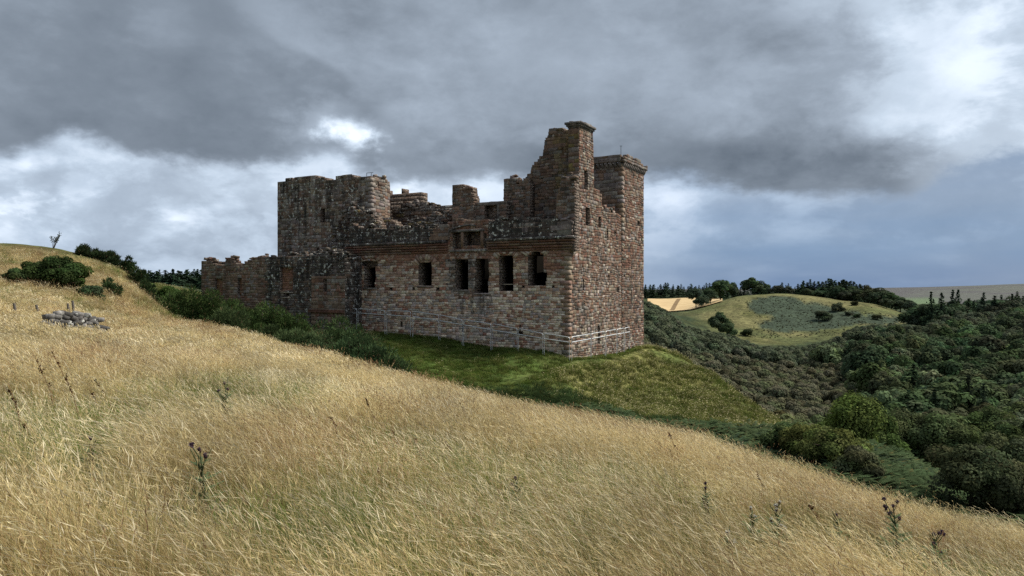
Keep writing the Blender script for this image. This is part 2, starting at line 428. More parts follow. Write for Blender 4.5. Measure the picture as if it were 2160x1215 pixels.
# valley
for px, Y, z in [(1400, 180, -22), (1500, 130, -26), (1550, 160, -27), (1700, 140, -29), (1700, 190, -29), (1850, 120, -28), (2000, 100, -24), (2000, 150, -29), (2160, 95, -23), (2300, 120, -24),
                 (1370, 250, -15), (1380, 320, -12), (1450, 240, -20), (1550, 250, -25), (1700, 270, -28), (1900, 250, -28), (2050, 260, -27), (2160, 270, -22), (2300, 260, -20),
                 (1000, 250, -14), (700, 250, -8)]:
    cz(px, Y, z)
# far hill, field and ridge
for px, py, Y in [(1500, 700, 350), (1600, 708, 345), (1700, 712, 340), (1800, 712, 330), (1560, 640, 415), (1600, 623, 440), (1660, 624, 440), (1560, 626, 440), (1510, 648, 420), (1740, 630, 435), (1840, 642, 415), (1920, 668, 390), (1980, 676, 385),
                  (1700, 670, 390), (1620, 670, 385), (1440, 656, 470), (1390, 640, 540), (1480, 634, 560), (1440, 632, 580), (1600, 628, 520), (1750, 632, 480), (1870, 650, 440),
                  (2000, 700, 350), (2100, 690, 360), (2160, 690, 360), (2300, 690, 360), (1960, 660, 470), (2050, 650, 520), (2160, 650, 520)]:
    cpx(px, py, Y, -1.0 if px > 1950 else 0)
for px, Y, z in [(1000, 500, -5), (600, 500, -5), (200, 600, -8), (1400, 900, -6), (1700, 800, -12), (2000, 900, -22), (600, 1500, -10), (0, 1500, -10)]:
    cz(px, Y, z)
for px, py, Y in [(1890, 640, 1400), (1960, 642, 1300), (2160, 636, 1300), (1900, 609, 2600), (2020, 605, 2600), (2160, 599, 2600), (2400, 592, 2600), (1700, 612, 2600), (1300, 612, 2600), (500, 614, 2600)]:
    cpx(px, py, Y)
for a in range(60, 305, 30):                                   # all round the viewer, outside the picture
    th = math.radians(a)
    for r, z in ((20, 0), (60, 0), (200, -6), (800, 0), (4500, 8)):
        side = math.sin(th)
        zz = {20: -1.6 - 3 * side, 60: -1.6 - 8 * side, 200: -8 - 10 * side}.get(r, z)
        _cp.append((r * math.sin(th), r * math.cos(th), zz))
_cp = np.array(_cp)
def _feat(x, y):
    r = np.sqrt(x * x + y * y) + 1e-6
    w = np.minimum(1.0, r / 3.0)
    return np.stack([2.6 * x / r * w, 2.6 * y / r * w, 1.15 * np.log(r + 3.0)], -1), r
def _rbf_fit():
    F, r = _feat(_cp[:, 0], _cp[:, 1])
    g = (_cp[:, 2] + 1.6) / (r + 2.0)
    D = np.sqrt(((F[:, None] - F[None]) ** 2).sum(-1) + .03 ** 2)
    n = len(g); A = np.zeros((n + 1, n + 1)); A[:n, :n] = D + np.eye(n) * -2e-4; A[:n, n] = 1; A[n, :n] = 1
    w = np.linalg.solve(A, np.append(g, 0)); return F, w
_F, _W = _rbf_fit()
RIDGE = np.array([((px - CX) / FPX * Y, Y) for px, Y in ((1352, 70), (1300, 64.5), (1240, 59.5), (1180, 55), (1120, 50))])
def ground_z(x, y):
    x = np.atleast_1d(np.asarray(x, float)); y = np.atleast_1d(np.asarray(y, float)); sh = x.shape
    x = x.ravel(); y = y.ravel(); out = np.empty(len(x))
    for i in range(0, len(x), 20000):
        f, r = _feat(x[i:i + 20000], y[i:i + 20000])
        D = np.sqrt((f ** 2).sum(-1)[:, None] + (_F ** 2).sum(-1)[None] - 2 * f @ _F.T + .03 ** 2)
        out[i:i + 20000] = -1.6 + (D @ _W[:-1] + _W[-1]) * (r + 2.0)
    # ridge of the knoll running down from the far wall end, with a trodden hollow on the castle side
    ly, lx = RIDGE[:, 1], RIDGE[:, 0]; t = (y > ly.min() - 2) & (y < ly.max() + 3); d = x - np.interp(y, ly[::-1], lx[::-1])
    fade = sstep(y, ly.min() - 2, ly.min() + 3) * (1 - sstep(y, ly.max() - 1, ly.max() + 4))
    out += fade * (.55 * np.exp(-((d - .8) / 2.0) ** 2) - .40 * np.exp(-((d + 1.6) / 1.3) ** 2))
    r = np.sqrt(x * x + y * y)
    amp = np.clip(r * .008, .04, 2.0)
    out += amp * (fbm(x / (4 + r * .05), y / (4 + r * .05), 5, 3) - .5)
    out += .10 * sstep(r, 25, 50) * (fbm(x / 1.3, y / 1.3, 9, 2) - .5)
    return out.reshape(sh)
def gz(x, y): return float(ground_z([x], [y])[0])
def at_px(px, Y, dz=0.0):
    x = (px - CX) / FPX * Y
    return (x, Y, gz(x, Y) + dz)

def px_of(x, y): return CX + FPX * x / np.maximum(y, .5)
_CREST = np.array([(-600, 52), (-200, 58), (0, 62), (130, 64), (270, 64), (330, 62), (350, 51), (450, 48), (560, 44), (680, 39), (800, 35), (950, 31), (1100, 27), (1260, 24), (1450, 21), (1700, 18), (1900, 15.5), (2160, 13.5), (2600, 11)])
def crestY(px): return np.interp(px, _CREST[:, 0], _CREST[:, 1])

def blobm(px, Y, pts):
    """soft union of ellipses given as (px, Y, rpx, rY)"""
    m = np.zeros_like(px)
    for a, b, c, d in pts: m = np.maximum(m, 1 - sstep(np.sqrt(((px - a) / c) ** 2 + ((Y - b) / d) ** 2), .6, 1.0))
    return m
def ground_colour(x, y):
    px = px_of(x, y); Y = y; px = np.where(y < 1, np.where(x > 0, 2600, -600), px)
    n1 = fbm(x / 3.0, y / 3.0, 31, 4); n2 = fbm(x / 14.0, y / 14.0, 47, 3); n3 = fbm(x / 60.0, y / 60.0, 53, 3)
    tan = np.array([.15, .12, .05]); olive = np.array([.10, .105, .035]); green = np.array([.07, .105, .025])
    yel = np.array([.22, .20, .075]); dark = np.array([.035, .05, .022]); brack = np.array([.045, .065, .035])
    def mix(a, b, f): return a * (1 - f[:, None]) + b * f[:, None]
    near = Y < crestY(px) * 1.04
    f = sstep(n1 * .6 + n2 * .4, .35, .62)
    hill = mix(mix(np.tile(tan, (len(x), 1)), olive, f), green, .5 * sstep(n2, .55, .75))
    c = mix(np.tile(green, (len(x), 1)), olive, sstep(n1, .45, .75) * .6)
    dry = sstep(x - np.interp(y, RIDGE[::-1, 1], RIDGE[::-1, 0]), -.6, 1.4) * (y > 47) * (1 - sstep(Y, 85, 95))
    c = mix(c, yel, np.clip(dry * (.25 + .9 * sstep(n1, .35, .7)), 0, 1) * .75)
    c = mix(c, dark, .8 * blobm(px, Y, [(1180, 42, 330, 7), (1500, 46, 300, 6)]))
    c = mix(c, brack, sstep(px, 1640, 1720) * (1 - sstep(Y, 68, 80)))
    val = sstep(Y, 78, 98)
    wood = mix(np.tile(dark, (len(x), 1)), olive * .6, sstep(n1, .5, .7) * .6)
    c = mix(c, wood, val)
    # far pasture hill
    h = blobm(px, Y, [(1640, 420, 240, 62), (1760, 390, 240, 55), (1620, 350, 150, 40), (1900, 395, 160, 32), (1560, 395, 110, 60), (1680, 345, 260, 22)])
    past = mix(np.tile(np.array([.095, .105, .04]), (len(x), 1)), np.array([.15, .14, .06]), sstep(fbm(x / 22.0, y / 22.0, 77, 4), .42, .62))
    past = mix(past, olive * .75, sstep(fbm(x / 9.0, y / 9.0, 71, 4), .52, .7) * .8)
    bk = blobm(px + 30 * (n3 - .5), Y, [(1640, 412, 75, 30), (1700, 395, 85, 30), (1760, 378, 80, 26), (1690, 370, 110, 20), (1850, 372, 60, 14), (1930, 380, 60, 10)])
    past = mix(past, np.array([.045, .062, .040]), sstep(bk + (fbm(x / 12.0, y / 12.0, 91, 3) - .5) * .8, .35, .62))
    c = mix(c, past, h)
    far = sstep(Y, 700, 1000)
    moor = mix(np.tile(np.array([.095, .092, .092]), (len(x), 1)), np.array([.11, .115, .10]), sstep(fbm(x / 160.0, y / 160.0, 61, 4), .42, .6))
    mg = sstep(Y, 1900, 1500) * sstep(px, 1800, 1850) * (1 - sstep(px, 1960, 2000))
    moor = mix(moor, np.array([.12, .17, .09]), mg)
    c = mix(c, moor, far)
    return np.where(near[:, None], hill, c)

def mat_ground():
    m, g, out = new_mat('turf_and_soil')
    a = attr(g, 'Col'); P = g.n('ShaderNodeNewGeometry').outputs['Position']
    n1 = g.noise(P, 1.4, 8, .7); n2 = g.noise(P, .12, 6, .65)
    c = g.v('SCALE', a.outputs['Color'], None, g.m('MULTIPLY', g.m('MULTIPLY', g.smooth(n1, .3, .7, .6, 1.35), g.smooth(g.noise(P, .45, 5, .7), .35, .65, .7, 1.3)), g.smooth(n2, .3, .7, .72, 1.28)))
    principled(g, out, c, .95, .1, g.m('ADD', n1, g.m('MULTIPLY', n2, 3.0)), .8, .25)
    return m
M['ground'] = mat_ground()
def build_ground():
    rr = np.concatenate([[0.3], np.geomspace(1.0, 3200, 500)])
    fr = np.radians(np.concatenate([np.arange(-44, 44.01, .22), np.arange(48, 312, 4)]))
    nr, na = len(rr), len(fr)
    R, A = np.meshgrid(rr, fr, indexing='ij')
    x = (R * np.sin(A)).ravel(); y = (R * np.cos(A)).ravel()
    z = ground_z(x, y)
    i = np.arange(nr - 1)[:, None] * na; j = np.arange(na)[None]; j2 = (j + 1) % na
    F = np.stack([i + j, i + j2, i + na + j2, i + na + j], -1).reshape(-1, 4)[:, ::-1]
    V = np.stack([x, y, z], -1)
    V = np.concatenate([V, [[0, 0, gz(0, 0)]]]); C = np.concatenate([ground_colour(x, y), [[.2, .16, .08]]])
    k = np.arange(na); T = np.stack([np.full(na, len(V) - 1), (k + 1) % na, k], -1)
    me = mesh_np('ground', V, [F, T[:, ::-1]], M['ground'], C, smooth=True)
    o = obj('ground', me); tag(o, 'grassy hillside, knoll, wooded valley floor and far hills', kind='structure')
build_ground()

# ripe grain field on the far ridge: crop standing half a metre above the soil
def build_field():
    m, g, out = new_mat('ripe_grain')
    P = g.n('ShaderNodeNewGeometry').outputs['Position']
    n = g.noise(P, .12, 5, .6)
    c = g.mix(g.smooth(n, .3, .7), (.50, .36, .19), (.60, .45, .25))
    principled(g, out, c, .95, .1)
    m2 = simple('tramline_soil', (.22, .15, .08), .95, .1, 0, .3)
    px = np.linspace(1366, 1524, 40); Ys = np.geomspace(440, 588, 22)
    A, B = np.meshgrid(px, Ys, indexing='ij'); x = (A - CX) / FPX * B; y = B; z = ground_z(x, y) + .6
    n_ = len(Ys); F = np.array([[i * n_ + j, (i + 1) * n_ + j, (i + 1) * n_ + j + 1, i * n_ + j + 1] for i in range(39) for j in range(n_ - 1)])
    o = obj('field', mesh_np('field', np.stack([x.ravel(), y.ravel(), z.ravel()], -1), F, m, smooth=True))
    tag(o, 'pale golden ripe grain field on the far ridge', kind='structure')
    mb = MB()
    for off in (0, 9):
        Y = np.linspace(462, 575, 20); P0 = (1414 + off * .5 - CX) / FPX * 462; P1 = (1430 + off * .5 - CX) / FPX * 575
        xx = np.linspace(P0, P1, 20) ; 
        V = np.concatenate([np.stack([xx - .8, Y, ground_z(xx - .8, Y) + .66], -1), np.stack([xx + .8, Y, ground_z(xx + .8, Y) + .66], -1)])
        mb.add(V, np.array([[i, 20 + i, 21 + i, i + 1] for i in range(19)]))
    t = obj('tramline', mb.mesh('tramline', m2), o)
build_field()

WP0 = at_px(102, 26.5, .15); WP1 = at_px(214, 28.5, .15)
def hit(px, py):
    Ys = np.geomspace(2.5, 70, 700); x = (px - CX) / FPX * Ys; z = ground_z(x, Ys); p = CY - z / Ys * FPX
    i = np.argmax(p < py); Y = Ys[max(i, 1)]; return (px - CX) / FPX * Y, Y, gz((px - CX) / FPX * Y, Y)

THPIX = [(480, 930), (430, 1120), (196, 1040), (1890, 1188), (1975, 1235), (1642, 1180), (1768, 1165), (1588, 1160), (1492, 1110), (1540, 1225), (1092, 1100), (1660, 1195), (2105, 1150)]
THPOS = np.array([hit(a, b)[:2] for a, b in THPIX])
# ------------------------------------------------------------------ the ruined castle
def lin(r, g, b):
    f = lambda c: (c / 255 / 12.92) if c <= 10 else ((c / 255 + .055) / 1.055) ** 2.4
    return np.array([f(r), f(g), f(b)])
BUFF, RED, PINK, GREY, DARK, PALE, BROWN, OCHRE = (np.array(c) for c in ((.42, .325, .24), (.26, .135, .092), (.35, .235, .175), (.30, .268, .245), (.12, .10, .085), (.52, .45, .37), (.22, .15, .11), (.21, .16, .06)))
class Plane:
    def __init__(s, P0, d, n): s.P0 = np.array(P0, float); s.d = np.array(d, float); s.n = np.array(n, float)
    def off(s, o=0.0, along=0.0): return Plane(s.P0 + s.n * o + s.d * along, s.d, s.n)
    def uz(s, px, py):
        k = (px - CX) / FPX; u = (k * s.P0[1] - s.P0[0]) / (s.d[0] - k * s.d[1]); Y = s.P0[1] + u * s.d[1]
        return u, (CY - py) / FPX * Y
    def u(s, px): return s.uz(px, 600)[0]
    def at(s, u, z, dep=0.0):
        u = np.asarray(u, float); z = np.asarray(z, float); dep = np.asarray(dep, float)
        return np.stack(np.broadcast_arrays(s.P0[0] + u * s.d[0] + dep * s.n[0], s.P0[1] + u * s.d[1] + dep * s.n[1], z), -1)
    def px(s, u, z):
        p = s.at(u, z); return CX + FPX * p[..., 0] / p[..., 1], CY - FPX * p[..., 2] / p[..., 1]
_c, _s = .868, .4966
FD, FN = (-_c, _s), (-_s, -_c)
ED, EN = (_s, _c), (_c, -_s)
F0 = Plane((4.615, 60), FD, FN); E0 = Plane((4.615, 60), ED, EN)
ROOT = empty('castle_ruin', (4.615 - 8, 60 + 8, -5.0))
tag(ROOT, 'large roofless red and buff sandstone castle ruin standing on the grassy knoll', 'castle')
rng = random.Random(11)
CAND = []              # every laid stone, so that the largest in view can become objects

def hole(pl, px0, px1, py0, py1, kind='rect', rec=None, back=None):
    ua, ub = sorted((pl.u(px0), pl.u(px1))); pm = (px0 + px1) / 2
    z1 = pl.uz(pm, py0)[1]; z0 = pl.uz(pm, py1)[1]
    return dict(u0=ua, u1=ub, z0=z0, z1=z1, kind=kind, rec=rec, back=back)
def in_hole(h, u, z):
    j = 0
    u0, u1, z0, z1 = h['u0'], h['u1'], h['z0'], h['z1']
    if h['kind'] == 'rough':
        a = .16 * (vnoise(np.full_like(u, z * 2.3), np.full_like(u, 3.1), 5) - .4); b = .16 * (vnoise(np.full_like(u, z * 2.7), np.full_like(u, 8.1), 6) - .4)
        u0 = u0 + a; u1 = u1 - b
    m = (u > u0) & (u < u1) & (z > z0) & (z < z1)
    if h['kind'] == 'arch':
        w = (u1 - u0) / 2; r = w * .45; k = np.clip((z - (z1 - r)) / r, 0, 1)
        m &= np.abs(u - (u0 + u1) / 2) < w * np.sqrt(np.clip(1 - k ** 2 * .8, 0, 1))
    return m

TOPS = []
def wall(name, pl, top, zb, thick, pal, ch=.27, sw=.42, holes=(), proud=(.012, .042), jag=.10, seed=1, label=None, inset=(0, 0), joint=.012, core_only=False, ulim=None):
    r = random.Random(seed)
    pts = sorted((pl.uz(a, b) if not isinstance(a, str) else None) for a, b in top) if ulim is None else sorted(top)
    tu = np.array([p[0] for p in pts]); tz = np.array([p[1] for p in pts])
    ulo, uhi = tu[0] + inset[0], tu[-1] - inset[1]
    U = np.arange(ulo + .02, uhi, .04)
    T = np.interp(U, tu, tz)
    T = T + jag * 2 * (vnoise(U / .55, U * 0 + seed, seed) - .55) + jag * (vnoise(U / .2, U * 0 + seed, seed + 3) - .5)
    core = MB(); st = []
    if jag > .045 and not core_only: TOPS.append((name, pl, U, T, thick, pal, seed))
    z = zb; zmax = T.max()
    zbs = zb
    while z < zmax:
        h = ch * r.uniform(.72, 1.32); zm = z + h * .5
        solid = T > zm
        fz = solid.copy()
        for q in holes:
            fz &= ~in_hole(q, U, zm)
        ed = np.flatnonzero(np.diff(np.concatenate([[0], fz.astype(int), [0]])))
        for a, b in zip(ed[::2], ed[1::2]):
            ua = U[a] - .02; ub = U[b - 1] + .02
            if ub - ua < .10: continue
            V = np.concatenate([pl.at([ua, ua, ub, ub], [z, z + h, z, z + h], 0), pl.at([ua, ua, ub, ub], [z, z + h, z, z + h], -thick)])
            core.add(V, np.array([[0, 1, 3, 2], [4, 6, 7, 5], [0, 4, 5, 1], [2, 3, 7, 6], [0, 2, 6, 4], [1, 5, 7, 3]]))
            if core_only: continue
            u = ua
            while u < ub - .05:
                w = sw * r.uniform(.5, 1.55) * (.8 + .4 * h / ch)
                if ub - (u + w) < .45 * sw: w = ub - u
                if w > .75 * sw and r.random() < .10 and h > ch:      # two small stones one above the other
                    hh = h * r.uniform(.4, .6)
                    st.append((u, u + w, z, z + hh)); st.append((u, u + w, z + hh, z + h))
                else: st.append((u, u + w, z, z + h))
                u += w
        z += h
    # backs of the recesses
    for q in holes:
        if q['rec']:
            a, b, c, d_ = q['u0'] - .15, q['u1'] + .15, q['z0'] - .2, q['z1'] + .2
            V = np.concatenate([pl.at([a, a, b, b], [c, d_, c, d_], -q['rec']), pl.at([a, a, b, b], [c, d_, c, d_], -q['rec'] - .12)])
            core.add(V, np.array([[0, 1, 3, 2], [4, 6, 7, 5], [0, 4, 5, 1], [2, 3, 7, 6], [0, 2, 6, 4], [1, 5, 7, 3]]))
            if q['back'] is not None:
                zz = q['z0']
                while zz < q['z1']:
                    h = .22 * r.uniform(.8, 1.2); uu = q['u0']
                    while uu < q['u1']:
                        w = .36 * r.uniform(.6, 1.4); st.append((uu, min(uu + w, q['u1']), zz, min(zz + h, q['z1']), -q['rec'], q['back'])); uu += w
                    zz += h
    o = obj(name, core.mesh(name, M['core']), ROOT)
    if label: o['label'] = label
    for s_ in st:
        u0, u1, z0, z1 = s_[:4]; base = s_[4] if len(s_) > 4 else 0.0
        um, zm = (u0 + u1) / 2, (z0 + z1) / 2
        p = pl.at(um, zm); X = CX + FPX * p[0] / p[1]; Yp = CY - FPX * p[2] / p[1]
        pf = s_[5] if len(s_) > 5 else pal
        c, stain = pf(X, Yp, um, zm, r)
        pr = base + r.uniform(*proud)
        if r.random() < .05: pr = base + proud[0] * .3
        dst = p[1]; tocam = -p[:2] / np.linalg.norm(p[:2]); cosf = float(tocam @ pl.n)
        CAND.append(dict(pl=pl, u0=u0 + joint / 2, u1=u1 - joint / 2, z0=z0 + joint / 2, z1=z1 - joint / 2, b=base, p=pr, c=c, s=stain, w=o, area=(u1 - u0) * (z1 - z0) * max(cosf, 0) * (FPX / dst) ** 2,
                         wpx=(u1 - u0) * max(cosf, 0) * FPX / dst, low=Yp, X=X, rs=r.random()))
    return o

def choose(r, opts):
    t = r.random() * sum(w for w, _ in opts)
    for w, c in opts:
        t -= w
        if t <= 0: return c
    return opts[-1][1]
def vary(c, r, a=.18):
    c = np.array(c) * .85 + .15 * np.array([1.0, .78, .62]) * float(np.mean(c)) * 1.15
    k = 1 + r.uniform(-a, a); return np.clip(c * k * (1 + np.array([r.uniform(-.05, .05) for _ in range(3)])), .01, .8)
def nz(x, y, s): return float(vnoise(np.array([x]), np.array([y]), s)[0])
def pal_facade(X, Y, u, z, r):
    big = nz(u / 2.2, z / 1.4, 3) * .6 + nz(u / .9, z / .7, 8) * .4
    redw = .28 + 1.6 * max(0, big - .44) + (.9 if Y < 570 else 0) * .6 + (.5 if X < 800 else 0)
    greyw = .15
    if Y > 620: greyw += .35
    if Y > 690 and X < 1100: greyw += .6
    for gx in (800, 895, 985, 1020, 1130): 
        if abs(X - gx) < 28 and 612 < Y < 680: greyw += 1.2; redw *= .3
    palew = .6 * (1 if Y > 570 else .25) + (.6 if X > 1040 and Y > 620 else 0)
    c = choose(r, [(redw, RED), (.55, PINK), (.75, BUFF), (palew, PALE), (greyw, GREY), (.22 * redw, BROWN)])
    st = 0.0
    if abs(X - 985) < 14 or abs(X - 1018) < 16:
        if 615 < Y < 665: st = .85
    if X < 760: st = max(st, .45)
    if X < 745: c = choose(r, [(1, RED), (1, BROWN), (.3, DARK)])
    if 944 < X < 1034 and Y < 625:
        c = choose(r, [(1, GREY), (.5, BROWN), (.4, DARK), (.2, PINK)]); st = .6
    if Y < 548: c = choose(r, [(1, RED), (.5, PINK), (.5, BROWN)])
    if Y > 700: st = max(st, .15)
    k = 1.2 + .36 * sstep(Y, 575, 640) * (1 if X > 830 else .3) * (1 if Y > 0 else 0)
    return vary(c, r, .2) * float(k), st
def pal_east(X, Y, u, z, r):
    stripe = nz(u / 1.1, z / 6.0, 21)
    redw = .8 + (.8 if Y < 560 else 0); greyw = .45; dk = .3; palew = .14
    if 1236 < X < 1246: redw *= .35; greyw += .6; palew += .35
    if 1270 < X < 1285 and Y > 480: greyw += .5; palew += .6
    if X < 1240 and 600 < Y < 730: dk += .8; greyw += .3
    if 1318 < X and 600 < Y < 690: dk += .5
    if Y > 690: palew += .5; greyw += .3
    if X < 1222 and Y < 560: palew += .3; greyw += .2
    c = choose(r, [(redw * .8, RED), (.9, PINK * .85), (.55, BUFF * .85), (palew, PALE), (greyw, GREY), (dk, DARK), (.5, BROWN)])
    return vary(c, r, .25) * (.92 + .35 * (stripe - .5)), (.6 if stripe > .56 else .1)
def pal_tower_front(X, Y, u, z, r):
    return vary(choose(r, [(1.4, GREY * .8), (.6, BROWN), (.3, PINK * .8), (.3, GREY * 1.1)]), r, .2), .25
def pal_gable(X, Y, u, z, r):
    c = choose(r, [(1, BROWN), (.9, GREY * .75), (.5, PINK * .7), (.3, DARK)])
    if X > 1172 and Y < 400: c = c * .45 + OCHRE * .6 if r.random() < .75 else c
    return vary(c, r, .25), .35
def pal_chim(X, Y, u, z, r):
    c = choose(r, [(1, GREY * .8), (.8, OCHRE * 1.1), (.5, BROWN)])
    return vary(c, r, .2), .35
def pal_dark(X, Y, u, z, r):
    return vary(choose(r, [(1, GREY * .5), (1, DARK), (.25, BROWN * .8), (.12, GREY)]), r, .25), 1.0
def pal_parapet(X, Y, u, z, r):
    if 915 < X < 950: return vary(choose(r, [(1, BROWN), (.5, PINK * .7), (.4, GREY * .8)]), r), .3
    if X > 1170: return vary(GREY * .85, r), .45
    return vary(choose(r, [(1, GREY * .42), (1.2, DARK * .8), (.1, GREY)]), r, .25), 1.0
def pal_keep(X, Y, u, z, r):
    s = .95 if Y < 460 else .7
    if X > 783: s = .35
    run = nz(u / .8, z / 7, 33)
    c = choose(r, [(1.6, GREY * .95), (.6, BROWN * .9), (.35, PINK * .7), (.5, BUFF * .75), (.25, DARK), (.05, RED)])
    return vary(c, r, .25), s * (.75 + .5 * run)
def pal_low(X, Y, u, z, r):
    if X < 560:
        c = choose(r, [(1, BROWN), (.7, PINK * .85), (.5, GREY), (.3, RED), (.3, BUFF * .8)]); return vary(c, r, .2), (.55 if Y < 580 else .3)
    c = choose(r, [(1.2, GREY * .7), (.6, DARK), (.4, BROWN), (.3, PINK * .7)])
    return vary(c, r, .25), (1.0 if Y < 640 else .7)
def pal_stair(X, Y, u, z, r):
    if Y < 580: return vary(choose(r, [(1, GREY * .6), (1, DARK)]), r), 1.0
    return vary(choose(r, [(1, PINK * .85), (.7, GREY), (.8, BUFF * .8), (.4, RED), (.4, BROWN)]), r, .18), .35
def pal_redfill(X, Y, u, z, r): return vary(choose(r, [(1.4, RED * 1.2), (.8, np.array([.27, .14, .08])), (.3, BUFF)]), r, .2), .05
def pal_ruin(X, Y, u, z, r): return vary(choose(r, [(1, GREY * .7), (.7, BROWN), (.6, DARK), (.2, OCHRE)]), r, .25), .8
def pal_stub(X, Y, u, z, r): return vary(choose(r, [(1, GREY * .8), (.7, BROWN), (.4, PINK * .7), (.3, DARK)]), r, .25), .45

# hall facade -------------------------------------------------------
H = lambda *a, **k: hole(F0, *a, **k)
WIN = [H(768, 792, 563, 607, kind='rough'), H(883, 911, 551, 603, kind='arch'), H(960, 988, 547, 611), H(1002, 1031, 545, 617, kind='rough'), H(1053, 1083, 537, 611, kind='arch'), H(1114, 1147, 533, 604, kind='arch'),
       H(1144, 1153, 572, 600, kind='rough')]
sl = [H(845, 849, 676, 690, rec=.5), H(974, 977, 687, 702, rec=.5), H(1096, 1099, 684, 703, rec=.5), H(1092, 1103, 699, 703, rec=.4),
      H(822, 828, 606, 611, rec=.5), H(870, 875, 610, 616, rec=.5), H(920, 927, 610, 614, rec=.4), H(1101, 1107, 604, 609, rec=.4), H(1164, 1170, 602, 607, rec=.5),
      H(755, 797, 549, 560, rec=.55), H(740, 743, 675, 690, rec=.4)]
top_f = [(735, 541), (735.5, 515), (944, 505), (945, 470), (960, 464), (1030, 462), (1031, 500), (1199.8, 497)]
upper = [H(978, 1015, 486, 520, rec=1.0), H(955, 973, 487, 523, rec=.6), H(1020, 1027, 492, 521, rec=.5)]
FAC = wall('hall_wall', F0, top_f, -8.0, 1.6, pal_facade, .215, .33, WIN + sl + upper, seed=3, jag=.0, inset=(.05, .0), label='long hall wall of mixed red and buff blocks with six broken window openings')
# parapets above the cornice
FP = F0.off(.30)
wall('parapet', FP, [(737, 470), (760, 482), (781, 482), (805, 479), (806, 485), (870, 482), (871, 478), (915, 480), (945, 470)], 4.27, .7, pal_parapet, .30, .6, seed=5, jag=.08, label='black weathered parapet at the left over the cornice')
wall('parapet', FP, [(1031, 470), (1050, 466), (1085, 463), (1150, 461), (1170, 462), (1185, 468), (1206, 470)], 4.27, .7, pal_parapet, .34, .75, seed=6, jag=.06, label='lichen speckled parapet at the right over the cornice')
# east wall (the long side going away on the right)
X = lambda *a, **k: hole(E0, *a, rec=k.pop('rec', .8), **k)
eh = [X(1232, 1240, 357, 397), X(1235, 1244, 437, 478), X(1216, 1220, 457, 475), X(1261.5, 1268, 457, 481), X(1279, 1283, 486, 504), X(1295, 1299, 484, 498), X(1301, 1306, 604, 619), X(1229, 1232, 590, 609),
      X(1260, 1266, 690, 727), X(1282, 1285, 582, 592), X(1280, 1283, 567, 573), X(1258, 1262, 375, 398), X(1204, 1210, 503, 517, rec=.4)]
top_e = [(1200.2, 470), (1206, 402), (1219, 396), (1221.3, 394), (1221.6, 268), (1249.5, 268), (1251, 300), (1252, 345), (1252.5, 396), (1262, 402), (1269, 410), (1270, 440), (1271, 443), (1290, 447), (1313, 455)]
EAST = wall('east_wall', E0, top_e, -8.5, 1.0, pal_east, .235, .30, eh, seed=7, jag=.05, inset=(.05, 0), label='tall brown rubble side wall with narrow dark slits')
# far square tower
ET = E0.off(.06)
th = [hole(ET, 1319, 1321.5, 455, 480, rec=.5), hole(ET, 1344, 1349, 468, 478, rec=.5), hole(ET, 1330, 1332, 606, 640, rec=.5), hole(ET, 1315, 1318, 579, 587, rec=.5), hole(ET, 1352, 1354.5, 500, 513, rec=.4)]
ta = ET.u(1312); tb = ET.u(1357.5); tz = 11.8
wall('square_tower', ET, [(ta, tz), (tb, tz)], -9, 1.0, pal_east, .24, .36, th, seed=9, jag=0, ulim=1, label='tall square tower with a corbelled top at the far corner')
TF = Plane(ET.at(ta, 0)[:2], FD, FN)
wall('square_tower_front', TF, [(0.03, tz), (6.0, tz)], 2.5, 1.0, pal_tower_front, .33, .62, [], seed=10, jag=0, ulim=1, proud=(.01, .05))
TB = Plane(ET.at(tb, 0)[:2], FD, (_s, _c)); wall('square_tower_back', TB, [(0.03, tz), (6.0, tz)], -9, 1.0, pal_east, .5, .8, [], seed=12, jag=0, ulim=1, core_only=True)
TL = Plane(TF.at(6.0, 0)[:2], ED, (-_c, _s)); wall('square_tower_inner', TL, [(0.02, tz - .03), (tb - ta - .02, tz - .03)], 2.5, .9, pal_east, .5, .8, [], seed=13, jag=0, ulim=1, core_only=True)
for k_, (pl_, L_) in enumerate(((ET.off(.30, ta), tb - ta + .3), (TF.off(.36), 6.0))):
    n_ = int(L_ / .42)
    for i in range(n_):                                         # corbels
        u = .1 + i * L_ / n_; V = np.concatenate([pl_.at([u, u, u + .22, u + .22], [tz - .35, tz + .12, tz - .35, tz + .12], [-.28, 0, -.28, 0]), pl_.at([u, u, u + .22, u + .22], [tz - .35, tz + .12, tz - .35, tz + .12], -.55)])
        mb = MB(); mb.add(V, BOXF, np.append(GREY * .7 * rng.uniform(.8, 1.2), .4)); obj('corbel', mb.mesh('corbel', M['stone']), ROOT)
    tp = [(-.25 if k_ == 0 else -.27, tz + .72), (L_ * .3, tz + .78), (L_ * .45, tz + .66), (L_ * .46, tz + .84), (L_ * .7, tz + .72), (L_ * .72, tz + .5), (L_ * .78, tz + .55), (L_ * .8, tz + .35), (L_, tz + .5)] if k_ == 0 else [(0.01, tz + .72), (1.5, tz + .95), (3, tz + .9), (4.5, tz + .7), (6, tz + .6)]
    wall('tower_parapet', pl_.off(.02), tp, tz + .13, .45, pal_tower_front, .30, .5, seed=14 + k_, jag=.05, ulim=1)
